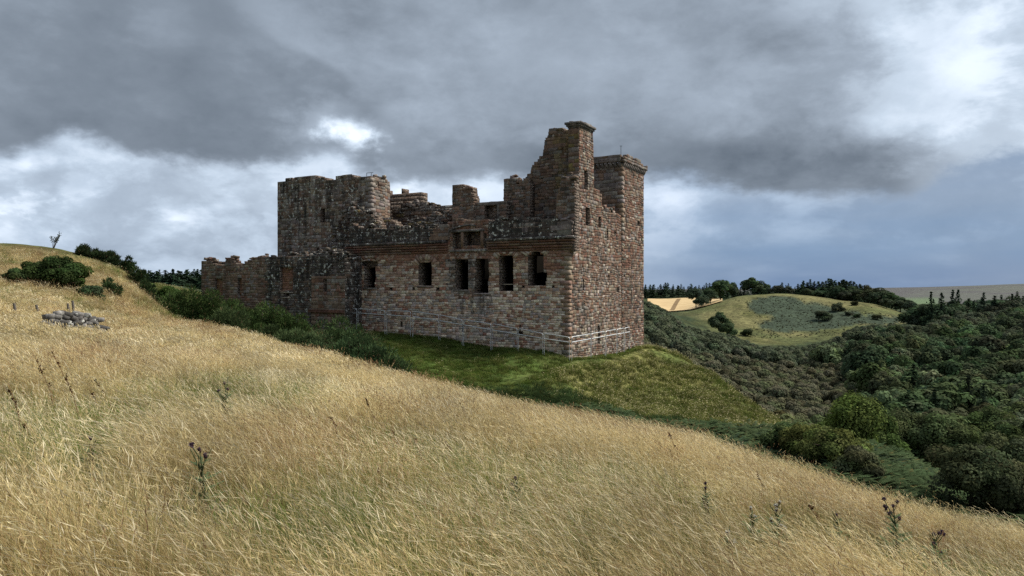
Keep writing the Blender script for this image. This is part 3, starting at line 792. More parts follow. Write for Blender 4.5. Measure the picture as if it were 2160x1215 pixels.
# chimney front face, at the end of the gable
CH = Plane(E0.at(E0.u(1221.4), 0)[:2], FD, FN)
chz = E0.uz(1221.6, 268)[1]
wall('chimney', CH, [(0.02, chz), (.97, chz)], 3.0, .3, pal_chim, .36, .6, seed=17, jag=0, ulim=1, label='tall mossy square chimney with a moulded cap')
mb = MB()
cl = E0.u(1249.5) - E0.u(1221.6)
for z0, z1, o_ in ((0.0, .12, .06), (.12, .28, .16), (.28, .46, .26)):
    a = CH.at([-o_, -o_, .97 + o_, .97 + o_], [chz + z0, chz + z1, chz + z0, chz + z1], o_); b = CH.at([-o_, -o_, .97 + o_, .97 + o_], [chz + z0, chz + z1, chz + z0, chz + z1], -cl - o_)
    mb.add(np.concatenate([a, b]), BOXF, np.append(GREY * .6, .5))
for i in range(12):
    u = rng.uniform(-.1, .7); d = rng.uniform(-cl, -.4); s = rng.uniform(.25, .5)
    a = CH.at([u, u + .05, u + s, u + s - .06], [chz + .46, chz + .46 + s * .45, chz + .46, chz + .46 + s * .5], d); b = CH.at([u, u + .05, u + s, u + s - .06], [chz + .46, chz + .46 + s * .45, chz + .46, chz + .46 + s * .5], d - s * 1.4)
    mb.add(np.concatenate([a, b]), BOXF, np.append(GREY * rng.uniform(.4, .8), .5))
obj('chimney_cap', mb.mesh('chimney_cap', M['stone']), ROOT)
# gable wall stepping down to the left of the chimney
GA = Plane(E0.at(E0.u(1249.5) - .6, 0)[:2], FD, FN)
wall('gable_wall', GA, [(1210, 272), (1158, 272), (1156.5, 290), (1149, 296), (1147, 312), (1144, 330), (1136, 336), (1133, 345), (1124, 348), (1120, 362), (1110, 372), (1105, 385), (1088, 385), (1080, 398), (1062, 402)], 3.37, 1.0, pal_gable, .27, .42, seed=19, jag=.14, proud=(.01, .08), inset=(.02, 0), label='ragged gable wall stepping down to the left from the chimney')
# broken return above the facade corner
JS = F0.off(-.03)
wall('wall_stub', JS, [(1213, 398), (1208, 380), (1195, 374), (1184, 380), (1181, 402), (1174, 412), (1171, 470)], 3.0, .9, pal_stub, .25, .40, seed=21, jag=.12, inset=(.02, 0))
wall('wall_stub', F0.off(-2.0), [(954.5, 386), (965, 385), (967, 389), (977, 391), (979, 396), (993, 396), (994.5, 409), (998, 416), (999, 440)], 3.37, 1.1, pal_stub, .26, .45, seed=22, jag=.06, label='thin ragged pillar of masonry standing above the hall')
FW = F0.off(-2.3)
wall('cross_wall', FW, [(996, 431), (1067, 427)], 3.37, .8, pal_stub, .30, .5, [hole(FW, 1022, 1048, 434, 459, rec=.6)], seed=23, jag=.02)
GP = F0.off(-3.2)
wall('wall_stub', GP, [(1062.5, 381), (1069, 376), (1079, 376), (1084, 381), (1090, 384), (1104, 381), (1114, 384), (1118, 388)], 3.37, .9, pal_stub, .25, .32, seed=24, jag=.08)
# left keep
KF = Plane(((783 - CX) / FPX * 75, 75), FD, FN); KR = Plane(KF.P0, ED, EN)
kh = [hole(KF, 676, 686, 441, 470, rec=1.0), hole(KF, 668, 674, 524, 533, rec=.6), hole(KF, 676, 681, 398, 401, rec=.4)]
wall('keep', KF, [(585, 382), (600, 380), (608, 375), (618, 378), (632, 372), (660, 369), (668, 373), (676, 378), (700, 377), (717, 372), (721, 368), (740, 368), (743, 372), (760, 374), (783, 372)], -4, 1.4, pal_keep, .32, .46, kh, seed=31, jag=.04, inset=(.05, .02), label='massive square tower house with dark streaked walls at the left')
rz_ = (CY - 372) / FPX * 75
wall('keep_side', KR, [(0.02, rz_), (2.2, rz_ - .05)], -4, 1.2, pal_keep, .32, .42, [hole(KR, 796, 799, 386, 396, rec=.5)], seed=32, jag=.05, ulim=1)
K2 = Plane(KR.at(2.2, 0)[:2], (.22, .9755), (.9755, -.22)); wall('keep_side', K2, [(0.02, rz_ - .1), (1.3, rz_ - .35)], -4, 1.2, pal_keep, .32, .42, [], seed=33, jag=.08, ulim=1)
K3 = Plane(K2.at(1.3, 0)[:2], (-.24, .971), (.971, .24)); wall('keep_side', K3, [(0.02, rz_ - .3), (7.5, rz_ - .6)], -4, 1.2, pal_keep, .45, .7, [], seed=34, jag=.1, ulim=1, core_only=True)
kb = KF.uz(585, 382)[0]
K4 = Plane(KF.at(kb, 0)[:2], ED, (-_c, _s)); wall('keep_back', K4, [(0.1, rz_ + .2), (11, rz_)], -4, 1.2, pal_keep, .45, .7, [], seed=35, jag=.1, ulim=1, core_only=True)
K5 = Plane(K4.at(11, 0)[:2], (_c, -_s), (_s, _c)); wall('keep_back', K5, [(0.1, rz_), (kb - 1, rz_ - .3)], -4, 1.2, pal_keep, .45, .7, [], seed=36, jag=.1, ulim=1, core_only=True)
# broken wall between keep and hall, and the dark ruins behind the parapet
wall('broken_wall', F0.off(-2.4), [(700, 541), (703, 472), (712, 468), (713, 486), (721, 484), (723, 447), (733, 440), (752, 440), (768, 444), (778, 449), (790, 462), (800, 480)], -1, 1.2, pal_ruin, .24, .5, seed=41, jag=.16, proud=(.0, .22), label='toothed broken wall end between the tower house and the hall')
wall('inner_ruin', F0.off(-9), [(828, 440), (848, 437), (851, 429), (872, 429), (876, 436), (885, 438), (890, 432), (905, 433), (912, 437), (960, 434)], 3.0, 1.5, pal_ruin, .30, 1.1, seed=42, jag=.10, proud=(.0, .35))
wall('inner_ruin', F0.off(-4), [(785, 478), (795, 466), (806, 461), (833, 468), (836, 480), (862, 478), (864, 463), (900, 460), (902, 454), (932, 453), (936, 447), (965, 447)], 3.0, 1.2, pal_ruin, .28, .8, seed=43, jag=.12, proud=(.0, .25))
# low range in front at the left
L0 = Plane(((727 - CX) / FPX * 69.5, 69.5), FD, FN)
LH = lambda *a, **k: hole(L0, *a, **k)
lh = [LH(590, 618, 563, 613, rec=.35, back=pal_redfill), LH(453, 470, 587, 622, rec=.3, back=pal_redfill), LH(501, 510, 586, 622, rec=.3, back=pal_redfill), LH(600, 611, 619, 625, rec=.5)]
wall('low_range', L0, [(425, 552), (426, 549), (432, 550), (445, 551), (449, 558), (460, 562), (474, 559), (476, 550), (477, 546), (490, 546), (491, 552), (497, 553), (498, 560), (517, 558), (519, 552), (536, 548), (541, 541), (562, 540), (567, 543), (585, 541), (600, 539), (663, 538)],
     -6, .9, pal_low, .26, .42, lh, seed=51, jag=.05, inset=(0, 0), label='low ruined range with blocked red windows running out to the left')
LB = L0.off(.45)
wall('stair_block', LB, [(657, 538), (700, 534), (722, 538), (728, 543)], -6.5, 1.5, pal_stair, .30, .44, [hole(LB, 682, 689.5, 590, 613, rec=.5), hole(LB, 653, 668, 683, 690, rec=.7), hole(LB, 700, 704, 556, 566, rec=.5)], seed=52, jag=.05, inset=(.03, 0), label='squat stair block with one small window beside the hall')
LR = Plane(LB.at(LB.u(728), 0)[:2], ED, EN)
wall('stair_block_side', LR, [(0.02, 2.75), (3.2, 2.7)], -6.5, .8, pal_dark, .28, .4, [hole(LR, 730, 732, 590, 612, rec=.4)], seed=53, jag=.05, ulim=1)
LE = Plane(L0.at(L0.u(425), 0)[:2], ED, (-_c, _s)); wall('low_range_end', LE, [(0.05, 2.8), (7, 2.6)], -6, .8, pal_low, .4, .6, [], seed=54, jag=.1, ulim=1, core_only=True)
# string course at the foot of the stair block
mb = MB(); u0, u1 = LB.u(727), LB.u(652); zc = LB.uz(690, 660)[1]
for dz, hh, oo in ((0, .16, .16), (.16, .14, .10)):
    mb.add(np.concatenate([LB.at([u0, u0, u1, u1], [zc + dz, zc + dz + hh] * 2, oo), LB.at([u0, u0, u1, u1], [zc + dz, zc + dz + hh] * 2, -.05)]), BOXF, np.append(RED * .7, .4))
obj('string_course', mb.mesh('string_course', M['stone']), ROOT)

# rooms behind the hall windows: vault, back wall and end wall keep them dark, their shade also painted in near-black
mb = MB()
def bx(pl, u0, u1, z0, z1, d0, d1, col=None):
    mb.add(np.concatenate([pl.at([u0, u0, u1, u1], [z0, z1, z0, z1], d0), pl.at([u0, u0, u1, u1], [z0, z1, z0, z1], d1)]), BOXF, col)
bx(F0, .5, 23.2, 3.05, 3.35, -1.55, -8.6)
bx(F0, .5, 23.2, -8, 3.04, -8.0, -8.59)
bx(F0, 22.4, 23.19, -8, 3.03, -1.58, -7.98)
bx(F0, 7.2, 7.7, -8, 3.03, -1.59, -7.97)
obj('vault', mb.mesh('vault', M['room_shade']), ROOT)

# cornice: five courses of long rolled blocks
def cornice(u0, u1, seed):
    r = random.Random(seed)
    z = 3.10
    for k in range(5):
        h = .225 if k < 4 else .24; pr = .14 + .10 * k
        ext = .14 + pr * .9 if u0 < 0.2 else 0
        u = u0 - ext
        while u < u1 - .01:
            w = r.uniform(.8, 1.7); ue = u1 if u1 - (u + w) < .5 else u + w
            zt = [0, .03, .10, .17, .205, h]; dp = [-.02, .6, 1, .95, .5, -.02]
            zt = np.array(zt) / .225 * .215 if k < 4 else np.array([0, .05, .1, .16, .2, .23]); dp = [pr - .16, pr - .04, pr + .03, pr + .03, pr - .03, pr - .12] if k < 4 else [pr, pr + .04, pr + .06, pr + .06, pr + .04, pr - .02]
            prof = [(z + a_, b_ + r.uniform(-.008, .008)) for a_, b_ in zip(zt, dp)] + [(z + h - .012, -.1), (z, -.1)]
            n_ = len(prof); V = np.concatenate([F0.at(uu, [p[0] for p in prof], [p[1] for p in prof]) for uu in (u + .012, ue - .012)])
            q = np.array([[i, (i + 1) % n_, n_ + (i + 1) % n_, n_ + i] for i in range(n_)])
            c = vary(choose(r, [(1.4, RED * .9), (.9, PINK * .7), (.5, BROWN)]) if k < 4 else GREY * .7, r, .22)
            m_ = MB(); m_.add(V, [q, np.array([list(range(n_))[::-1], [n_ + i for i in range(n_)]])], np.append(c, .2 if k < 4 else .9))
            obj('cornice_block', m_.mesh('cornice_block', M['stone']), FAC)
            u = ue
        z += h
cornice(0.0, F0.u(1031), 1); cornice(F0.u(945), F0.u(735), 2)

# quoins at the facade corner and the keep corner
def quoins(pa, pb, z0, z1, seed, colf, par, out=.05, hmin=.3):
    r = random.Random(seed); z = z0; k = 0
    while z < z1 - .05:
        h = min(r.uniform(hmin, hmin * 1.45), z1 - z); la, lb_ = (.75, .36) if k % 2 else (.38, .62)
        la *= r.uniform(.8, 1.2); lb_ *= r.uniform(.8, 1.2)
        a, b = z + .012, z + h - .012
        n = pa.n * out + pb.n * out; c0 = pa.P0 + n
        o = [c0, c0 + pa.d * la, c0 + pa.d * la - pa.n * .3, c0 + pb.d * lb_ + pa.d * .25 , c0 + pb.d * lb_]
        pts = [tuple(c0), tuple(pa.P0 + pa.n * out + pa.d * la), tuple(pa.P0 - pa.n * .12 + pa.d * la), tuple(pa.P0 - pa.n * .12 - pb.n * .12), tuple(pa.P0 - pb.n * .12 + pb.d * lb_), tuple(pa.P0 + pb.n * out + pb.d * lb_)]
        V = np.array([(p[0], p[1], zz) for zz in (a, b) for p in pts]); n_ = 6
        q = np.array([[i, (i + 1) % n_, n_ + (i + 1) % n_, n_ + i] for i in range(n_)])
        m_ = MB(); m_.add(V, [q, np.array([[0, 1, 2, 3, 4, 5][::-1], [6, 7, 8, 9, 10, 11]])], np.append(vary(colf(r), r, .15), .1))
        obj('quoin', m_.mesh('quoin', M['stone']), par); z += h; k += 1
quoins(F0, E0, -6.6, 3.1, 4, lambda r: choose(r, [(.6, BUFF * .8), (1, PINK * .9), (.5, GREY * .8), (.8, BROWN * 1.2)]), FAC)
quoins(KF, KR, 0.5, rz_ - .1, 5, lambda r: choose(r, [(1, GREY), (.5, GREY * .8)]), ROOT, .045, .36)
quoins(TF, Plane(TF.P0, ED, EN), 4.5, tz - .1, 6, lambda r: choose(r, [(1, GREY), (.5, BUFF * .8), (.5, BROWN)]), ROOT, .05, .36)

# voussoirs fanned above the arched windows
def voussoirs(h, z_c, n, seed, r0, r1, a0=38, a1=142):
    r = random.Random(seed); uc = (h['u0'] + h['u1']) / 2
    for i in range(n):
        b0 = math.radians(a0 + (a1 - a0) * i / n + .8); b1 = math.radians(a0 + (a1 - a0) * (i + 1) / n - .8)
        R1 = r1 * r.uniform(.9, 1.1)
        q = [(uc + r0 * math.cos(b0), z_c + r0 * math.sin(b0)), (uc + R1 * math.cos(b0), z_c + R1 * math.sin(b0)), (uc + r0 * math.cos(b1), z_c + r0 * math.sin(b1)), (uc + R1 * math.cos(b1), z_c + R1 * math.sin(b1))]
        U = [a for a, _ in q]; Z = [min(b, 3.06) for _, b in q]; d = r.uniform(.07, .10)
        m_ = MB(); m_.add(np.concatenate([F0.at(U, Z, d), F0.at(U, Z, -.1)]), BOXF, np.append(vary(choose(r, [(1.2, BUFF * 1.1), (.6, RED), (.6, PINK), (.9, PALE)]), r), .0))
        obj('voussoir', m_.mesh('voussoir', M['stone']), FAC)
for k_, (i_, dz) in enumerate([(1, -1.0), (4, -1.05), (5, -1.0)]):
    h_ = WIN[i_]; voussoirs(h_, h_['z1'] + dz, 8, 60 + k_, 1.12, 1.72)
h_ = WIN[0]; voussoirs(dict(u0=h_['u0'], u1=h_['u1']), h_['z1'] - .35, 7, 66, 1.25, 1.75)
# window sills and lintel slabs
def slab(pl, px0, px1, py, hh, out, col, name, par, st=.3):
    a, b = sorted((pl.u(px0), pl.u(px1))); z = pl.uz((px0 + px1) / 2, py)[1]
    m_ = MB(); m_.add(np.concatenate([pl.at([a, a, b, b], [z - hh, z, z - hh, z], out), pl.at([a, a, b, b], [z - hh, z, z - hh, z], -.55)]), BOXF, np.append(col, st)); return obj(name, m_.mesh(name, M['stone']), par)
for a, b, y in ((960, 988, 611), (1002, 1030, 618), (768, 793, 607), (883, 912, 603)): slab(F0, a - 2, b + 2, y, .14, .085, vary(GREY, rng), 'window_sill', FAC)
slab(F0, 1057, 1083, 599, .07, -.2, PALE, 'window_bar', FAC)
slab(F0, 952, 1022, 484, .2, .16, GREY * .7, 'lintel', FAC, .6); slab(F0, 950, 1028, 526, .2, .14, GREY * .9, 'window_sill', FAC, .7)
for a, b, y0, y1 in ((973.5, 978, 485, 521), (1015, 1020, 485, 521)):
    u0, u1 = sorted((F0.u(a), F0.u(b))); z1, z0 = F0.uz(a, y0)[1], F0.uz(a, y1)[1]; m_ = MB()
    m_.add(np.concatenate([F0.at([u0, u0, u1, u1], [z0, z1, z0, z1], .12), F0.at([u0, u0, u1, u1], [z0, z1, z0, z1], -.5)]), BOXF, np.append(BROWN * 1.2, .3)); obj('window_jamb', m_.mesh('window_jamb', M['stone']), FAC)
slab(L0, 593, 618, 616, .07, .09, PALE, 'window_sill', ROOT, .0); slab(L0, 596, 614, 627, .07, .09, PALE, 'window_sill', ROOT, .0)
# curved hood mould over the upper window
m_ = MB(); pts = []
for i in range(9):
    t = i / 8; u, z = F0.uz(942 + 62 * t, 490 - 15 * math.sin(t * math.pi * .62)); pts.append(F0.at(u, z, .14))
V, Fq = tube(pts, .08, 6); m_.add(V, Fq, np.append(GREY * .6, .7)); obj('hood_mould', m_.mesh('hood_mould', M['stone']), FAC)

# lay the stones: the 300 that show largest are objects, the rest one joined piece of masonry on each wall
CAND.sort(key=lambda q: -q['area'])
def visible(q):
    if q['b'] < 0: return False
    return 0 < q['X'] < 2160 and q['wpx'] > 7 and q['low'] < (738 if q['X'] > 800 else 660) and q['w'].name.split('.')[0] in ('hall_wall', 'east_wall', 'keep', 'low_range', 'stair_block', 'parapet', 'gable_wall', 'square_tower', 'wall_stub')
big = [q for q in CAND if visible(q)][:300]; bigid = {id(q) for q in big}
blocks = []
for k_ in range(8):
    r = random.Random(100 + k_); j = lambda s: r.uniform(-s, s)
    V = []
    for ring, (ins, y) in enumerate(((0, -.6), (0, .5), (.05, 1.0))):
        for a, b in ((-1, -1), (1, -1), (1, 1), (-1, 1)):
            V.append((a * (.5 - ins) + (j(.035) if ring else 0), y + (j(.25) if ring == 2 else 0), b * (.5 - ins) + (j(.035) if ring else 0)))
    Fq = [[i, (i + 1) % 4, 4 + (i + 1) % 4, 4 + i] for i in range(4)] + [[4 + i, 4 + (i + 1) % 4, 8 + (i + 1) % 4, 8 + i] for i in range(4)] + [[8, 9, 10, 11]]
    Fq = [f[::-1] for f in Fq]
    blocks.append((np.array(V), np.array(Fq), mesh_np('stone_block', V, np.array(Fq), M['stone1'])))
def warp(q, u, z):
    k = AMP.get(q['w'].name.split('.')[0], .05); u = np.asarray(u, float); z = np.asarray(z, float)
    return k * .8 * (vnoise(u / .8, z / .5, 71) - .5), k * 2.2 * (vnoise(u / .95, z / .8, 72) - .5)
AMP = {'east_wall': .10, 'square_tower': .07, 'hall_wall': .06, 'gable_wall': .10, 'wall_stub': .09, 'inner_ruin': .14, 'broken_wall': .14, 'keep': .07, 'low_range': .07}
groups = {}
for q in CAND:
    Vb, Fb, me = blocks[int(q['rs'] * 7.99)]
    pl = q['pl']; um, zm = (q['u0'] + q['u1']) / 2, (q['z0'] + q['z1']) / 2; w, h = q['u1'] - q['u0'], q['z1'] - q['z0']; t = max(q['p'] - q['b'], .006)
    cr = pl.d[0] * pl.n[1] - pl.d[1] * pl.n[0]; sg = 1.0 if cr > 0 else -1.0
    if id(q) in bigid:
        dz = float(warp(q, um, zm)[1]); zm += dz; a_ = (float(warp(q, um + w / 2, zm)[1]) - float(warp(q, um - w / 2, zm)[1])) * sg
        o = bpy.data.objects.new('stone', me); COL.objects.link(o); o.parent = q['w']
        o.matrix_basis = Matrix(((sg * pl.d[0] * w, pl.n[0] * t, 0, pl.P0[0] + um * pl.d[0] + pl.n[0] * q['b']), (sg * pl.d[1] * w, pl.n[1] * t, 0, pl.P0[1] + um * pl.d[1] + pl.n[1] * q['b']), (a_, 0, h, zm), (0, 0, 0, 1)))
        o.color = (*[float(c) for c in q['c']], float(q['s']))
    else:
        uu = um + sg * Vb[:, 0] * w; zz = zm + Vb[:, 2] * h; du, dz = warp(q, uu, zz); V = pl.at(uu + du, zz + dz, q['b'] + Vb[:, 1] * t)
        groups.setdefault(q['w'].name, (q['w'], MB()))[1].add(V, Fb, np.append(q['c'], q['s']))
for o_, mb_ in groups.values():
    s_ = obj('masonry', mb_.mesh('masonry', M['stone']), o_); s_['kind'] = 'stuff'

# loose broken stones along the ruined wall heads
for (nm, pl, U, T, thick, pal, seed) in TOPS:
    if nm == 'tower_parapet': continue
    r = random.Random(seed + 900); m_ = MB(); i = 0; n_ = len(U)
    while i < n_ - 8:
        clump = vnoise(np.array([U[i] / 1.6]), np.array([seed * 1.0]), 44)[0]
        if r.random() < .05 + .75 * clump:
            lay = 1 + (r.random() < clump * 1.1 - .25) + (r.random() < clump - .55)
            for l in range(lay):
                s = r.uniform(.14, .32); h = r.uniform(.07, .15); vv = boxv(-s, s, -s * .8, s * .8, -h, h) * 1.0; vv += np.array([[r.uniform(-.05, .05) for _ in range(3)] for _ in range(8)])
                a = r.uniform(-.5, .5); Rm = np.array(Euler((r.uniform(-.2, .2), r.uniform(-.25, .25), a + math.atan2(pl.d[1], pl.d[0]))).to_matrix())
                p = pl.at(U[i] + r.uniform(-.1, .1), T[i] + .02 + l * .2, -r.uniform(.1, min(thick, .8)))
                c, stn = pal(*pl.px(U[i], T[i]), U[i], T[i], r); m_.add(vv @ Rm.T + p, BOXF, np.append(c, max(stn, .6)))
        i += r.randint(3, 8)
    if m_.v:
        w_ = [o for o in ROOT.children if o.name.split('.')[0] == nm][0]; s_ = obj('loose_stones', m_.mesh('loose_stones', M['stone']), w_); s_['kind'] = 'stuff'
# small pipes on the tower tops: handrail on the keep, rods on the far tower
HR = tag(empty('handrail', tuple(KF.at(.5, rz_ - .1))), 'thin dark metal handrail on top of the left tower house', 'handrail')
a0, a1 = KF.at(KF.u(768), rz_, -.4), KF.at(-.4, rz_ + .4, -.4); h0 = .42
for nm, pts in (('rail', [a0 + [0, 0, h0 + .05], KR.at(.9, rz_ + h0 + .12, -.5)]), ('post', [a0 + [0, 0, -.4], a0 + [0, 0, h0 + .05]]), ('post', [KR.at(.6, rz_ - .3, -.5), KR.at(.6, rz_ + h0 + .1, -.5)]), ('post', [a0 + [.45, 0, -.4], a0 + [.45, 0, h0 - .1]])):
    m_ = MB(); V, Fq = tube(pts, .028, 6); m_.add(V, Fq); obj(nm, m_.mesh(nm, M['darkmetal']), HR)
for (pl_, u_, lab) in ((TF, 3.6, 'thin metal rod on the far square tower, beside the chimney'), (ET.off(0, ta), .25, 'short metal rod at the near corner of the far square tower')):
    p = pl_.at(u_, tz + .8, -.2); m_ = MB(); V, Fq = tube([p, p + [0, 0, .95]], .025, 5); m_.add(V, Fq)
    V, Fq = tube([p + [-.12, 0, .9], p + [.12, 0, .9]], .02, 5); m_.add(V, Fq)
    tag(obj('lightning_rod', m_.mesh('lightning_rod', M['darkmetal'])), lab, 'rod')

# galvanised pipe barriers along the foot of the walls
topl = [(590, 649), (694, 654), (757, 651), (814, 655), (872, 657), (925, 664), (975, 674), (1038, 683), (1092, 693), (1145, 703), (1200, 711)]
midl = [(590, 658), (694, 663), (757, 660), (814, 664), (872, 668), (925, 676), (975, 685), (1038, 696), (1092, 705), (1145, 714), (1200, 722)]
FF = F0.off(1.3); EF = E0.off(1.0)
sides = [(FF, topl, midl, [(592, 690), (698, 752), (755, 812), (816, 866), (871, 925), (928, 975), (978, 1035), (1038, 1091), (1094, 1145), (1148, 1201)]),
         (EF, [(1205, 711), (1328, 690)], [(1205, 722), (1328, 700)], [(1206, 1246), (1248, 1276), (1278, 1300), (1302, 1316), (1318, 1328)])]
descr = ['first galvanised barrier from the left, running out of the gorse', 'galvanised barrier in front of the stair block', 'galvanised barrier at the left end of the hall wall', 'galvanised barrier under the leftmost hall window', 'galvanised barrier just right of the leftmost hall window', 'galvanised barrier under the second hall window from the left',
         'galvanised barrier under the black stain of the paired windows', 'galvanised barrier under the arched window right of the pair', 'galvanised barrier in front of the keyhole slit', 'last galvanised barrier before the hall corner',
         'first galvanised barrier round the corner on the side wall', 'galvanised barrier in front of the tall slit door', 'galvanised barrier right of the tall slit door', 'second barrier from the far end on the side wall', 'shortest galvanised barrier at the far end of the side wall']
k_ = 0
for pl, tl, ml, segs in sides:
    tx, ty = zip(*tl); mx, my = zip(*ml)
    for a, b in segs:
        ua, za = pl.uz(a, np.interp(a, tx, ty)); ub, zb_ = pl.uz(b, np.interp(b, tx, ty)); _, ma = pl.uz(a, np.interp(a, mx, my)); _, mb2 = pl.uz(b, np.interp(b, mx, my))
        A = pl.at(ua, 0); B = pl.at(ub, 0); ga, gb = gz(A[0], A[1]), gz(B[0], B[1])
        e = tag(empty('barrier', (float(A[0]), float(A[1]), ga)), descr[k_], 'barrier', 'galvanised pipe barriers round the castle foot')
        s = np.sign(ub - ua); c = .14
        m_ = MB(); V, Fq = tube([pl.at(ua, za - c), pl.at(ua + s * .04, za - .04), pl.at(ua + s * c, za), pl.at(ub - s * c, zb_), pl.at(ub - s * .04, zb_ - .04), pl.at(ub, zb_ - c)], .034, 6); m_.add(V, Fq); obj('top_rail', m_.mesh('top_rail', M['steel']), e)
        m_ = MB(); V, Fq = tube([pl.at(ua, ma), pl.at(ub, mb2)], .040, 6); m_.add(V, Fq); obj('middle_rail', m_.mesh('middle_rail', M['steel']), e)
        for uu, zt, gg in ((ua, za - c, ga), (ub, zb_ - c, gb)):
            m_ = MB(); V, Fq = tube([pl.at(uu, gg - .2), pl.at(uu, zt)], .02, 6); m_.add(V, Fq); obj('post', m_.mesh('post', M['steel']), e)
        k_ += 1
# ------------------------------------------------------------------ vegetation prototypes
def rnd_dirs(R, n, up=0.0):
    v = R.normal(size=(n, 3)); v[:, 2] += up; return v / np.linalg.norm(v, axis=1)[:, None]
def quads(P, N, size, R, aspect=1.0, roll=True):
    """leaf quads at P facing N"""
    n = len(P); a = np.cross(N, R.normal(size=(n, 3))); a /= np.linalg.norm(a, axis=1)[:, None] + 1e-9; b = np.cross(N, a)
    s = np.broadcast_to(size, (n,))[:, None]
    V = np.stack([P - a * s * aspect, P - b * s * .7, P + a * s * aspect, P + b * s * .7], 1)
    return V.reshape(-1, 3), np.arange(4 * n).reshape(n, 4)
def limb_mesh(R, H, r0, nl, spread, lo=.25):
    mb = MB()
    tip = np.array([R.uniform(-.04, .04) * H, R.uniform(-.04, .04) * H, H * .8]); mid = tip * .5 + R.normal(size=3) * [.03, .03, 0] * H
    V, F = tube([[0, 0, -.4], mid * .5, mid, tip], [r0 * 1.25, r0, r0 * .7, r0 * .2], 7); mb.add(V, F)
    for i in range(nl):
        t = R.uniform(lo, .8); s = tip * t; a = R.uniform(0, 6.28); l = spread * R.uniform(.5, .95)
        e = s + np.array([math.cos(a) * l, math.sin(a) * l, R.uniform(.1, .45) * l + .1])
        V, F = tube([s, (s + e) / 2 + [0, 0, .08 * l], e], [r0 * .42 * (1 - t * .5), r0 * .28, r0 * .08], 5); mb.add(V, F)
    return mb
def crown_cloud(seed, H, rad, ncl, nleaf, leaf, base=(.102, .120, .076), cl=(.22, .38), z0=.28, squash=.8, up=.35, elong=1.0, droop=0.0, asp=1.0, vary_=.28, nj=.38, lv=.22):
    """foliage as many leaf clumps spread through the crown, each clump its own shade"""
    R = np.random.default_rng(seed); mb = MB()
    C = rnd_dirs(R, ncl, .35); rr = rad * R.uniform(.35, .82, ncl)[:, None]
    hc = H * (z0 + (1 - z0) / 2); hh = H * (1 - z0) / 2
    C = C * rr * np.array([1, 1, hh / rad * .95]); C[:, 2] += hc
    C[:, :2] *= (1 - .35 * np.clip((C[:, 2:3] - hc) / hh, 0, 1))
    per = nleaf // ncl
    for i in range(ncl):
        cr = rad * R.uniform(*cl); D = rnd_dirs(R, per, up); k = R.uniform(.72, 1.05, per)[:, None]
        P = C[i] + D * cr * k * np.array([elong, elong, squash])
        if droop: P[:, 2] -= droop * R.uniform(0, 1, per) ** 2
        N = D + R.normal(size=(per, 3)) * nj; N[:, 2] += .25; N /= np.linalg.norm(N, axis=1)[:, None]
        V, F = quads(P, N, leaf * R.uniform(.6, 1.25, per), R, asp)
        tint = np.array(base) * (1 + R.uniform(-vary_, vary_)) * (1 + R.uniform(-.08, .08, 3))
        c = tint[None] * (1 + R.uniform(-lv, lv, per))[:, None]
        mb.add(V, F, np.repeat(c, 4, 0))
    return mb
def conifer_cloud(seed, H, rad, tiers, leaf, base=(.045, .065, .038), bare=.12, ragged=.2):
    R = np.random.default_rng(seed); mb = MB(); P = []; N = []
    for t in range(tiers):
        f = t / (tiers - 1); z = H * (bare + (1 - bare) * f); r = rad * (1 - f) ** .8 * R.uniform(1 - ragged, 1 + ragged) + .12
        nb = max(5, int(11 * (1 - f) + 4))
        for b in range(nb):
            a = R.uniform(0, 6.28); L = r * R.uniform(.55, 1.1); m = max(3, int(L / leaf * 1.4))
            s = np.linspace(.15, 1, m); d = np.array([math.cos(a), math.sin(a)])
            q = np.stack([d[0] * s * L, d[1] * s * L, z - .22 * L * s ** 1.5 + R.uniform(-.1, .1) + (.1 * L * s ** 3)], -1) + R.normal(size=(m, 3)) * leaf * .25
            P.append(q); n = R.normal(size=(m, 3)) * .45 + [d[0] * .5, d[1] * .5, 1]; N.append(n)
    P = np.concatenate(P); N = np.concatenate(N); N /= np.linalg.norm(N, axis=1)[:, None]
    V, F = quads(P, N, leaf * R.uniform(.6, 1.2, len(P)), R, 1.2)
    c = np.array(base)[None] * (1 + R.uniform(-.3, .3, len(P)))[:, None]
    mb.add(V, F, np.repeat(c, 4, 0)); return mb
def spiky_bush(seed, H, rad, ncl, nsp, L, base=(.045, .072, .022), dead=.03, w=.16):
    """gorse: dense spiny shoots pointing outward and up from rounded cushions"""
    R = np.random.default_rng(seed); mb = MB()
    D = rnd_dirs(R, ncl, .5); D[:, 2] = np.abs(D[:, 2]); C = D * np.array([rad, rad, H]) * R.uniform(.35, .78, ncl)[:, None]
    per = nsp // ncl
    for i in range(ncl):
        cr = min(rad, H) * R.uniform(.26, .46); d = rnd_dirs(R, per, .45); P = C[i] + d * cr * R.uniform(.55, 1.0, per)[:, None]
        P[:, 2] = np.maximum(P[:, 2], .02)
        ax = d + R.normal(size=(per, 3)) * .4 + [0, 0, .55]; ax /= np.linalg.norm(ax, axis=1)[:, None]
        sd = np.cross(ax, R.normal(size=(per, 3))); sd /= np.linalg.norm(sd, axis=1)[:, None]
        l = L * R.uniform(.5, 1.25, per)[:, None]
        V = np.stack([P - sd * l * w, P + sd * l * w, P + ax * l], 1).reshape(-1, 3)
        tint = np.array(base) * (1 + R.uniform(-.3, .35)); c = tint[None] * (1 + R.uniform(-.25, .25, per))[:, None]
        dd = R.random(per) < dead; c[dd] = np.array([.13, .09, .05])
        c3 = np.repeat(c, 3, 0); c3[2::3] *= 1.35
        mb.add(V, np.arange(3 * per).reshape(per, 3), c3)
    return mb

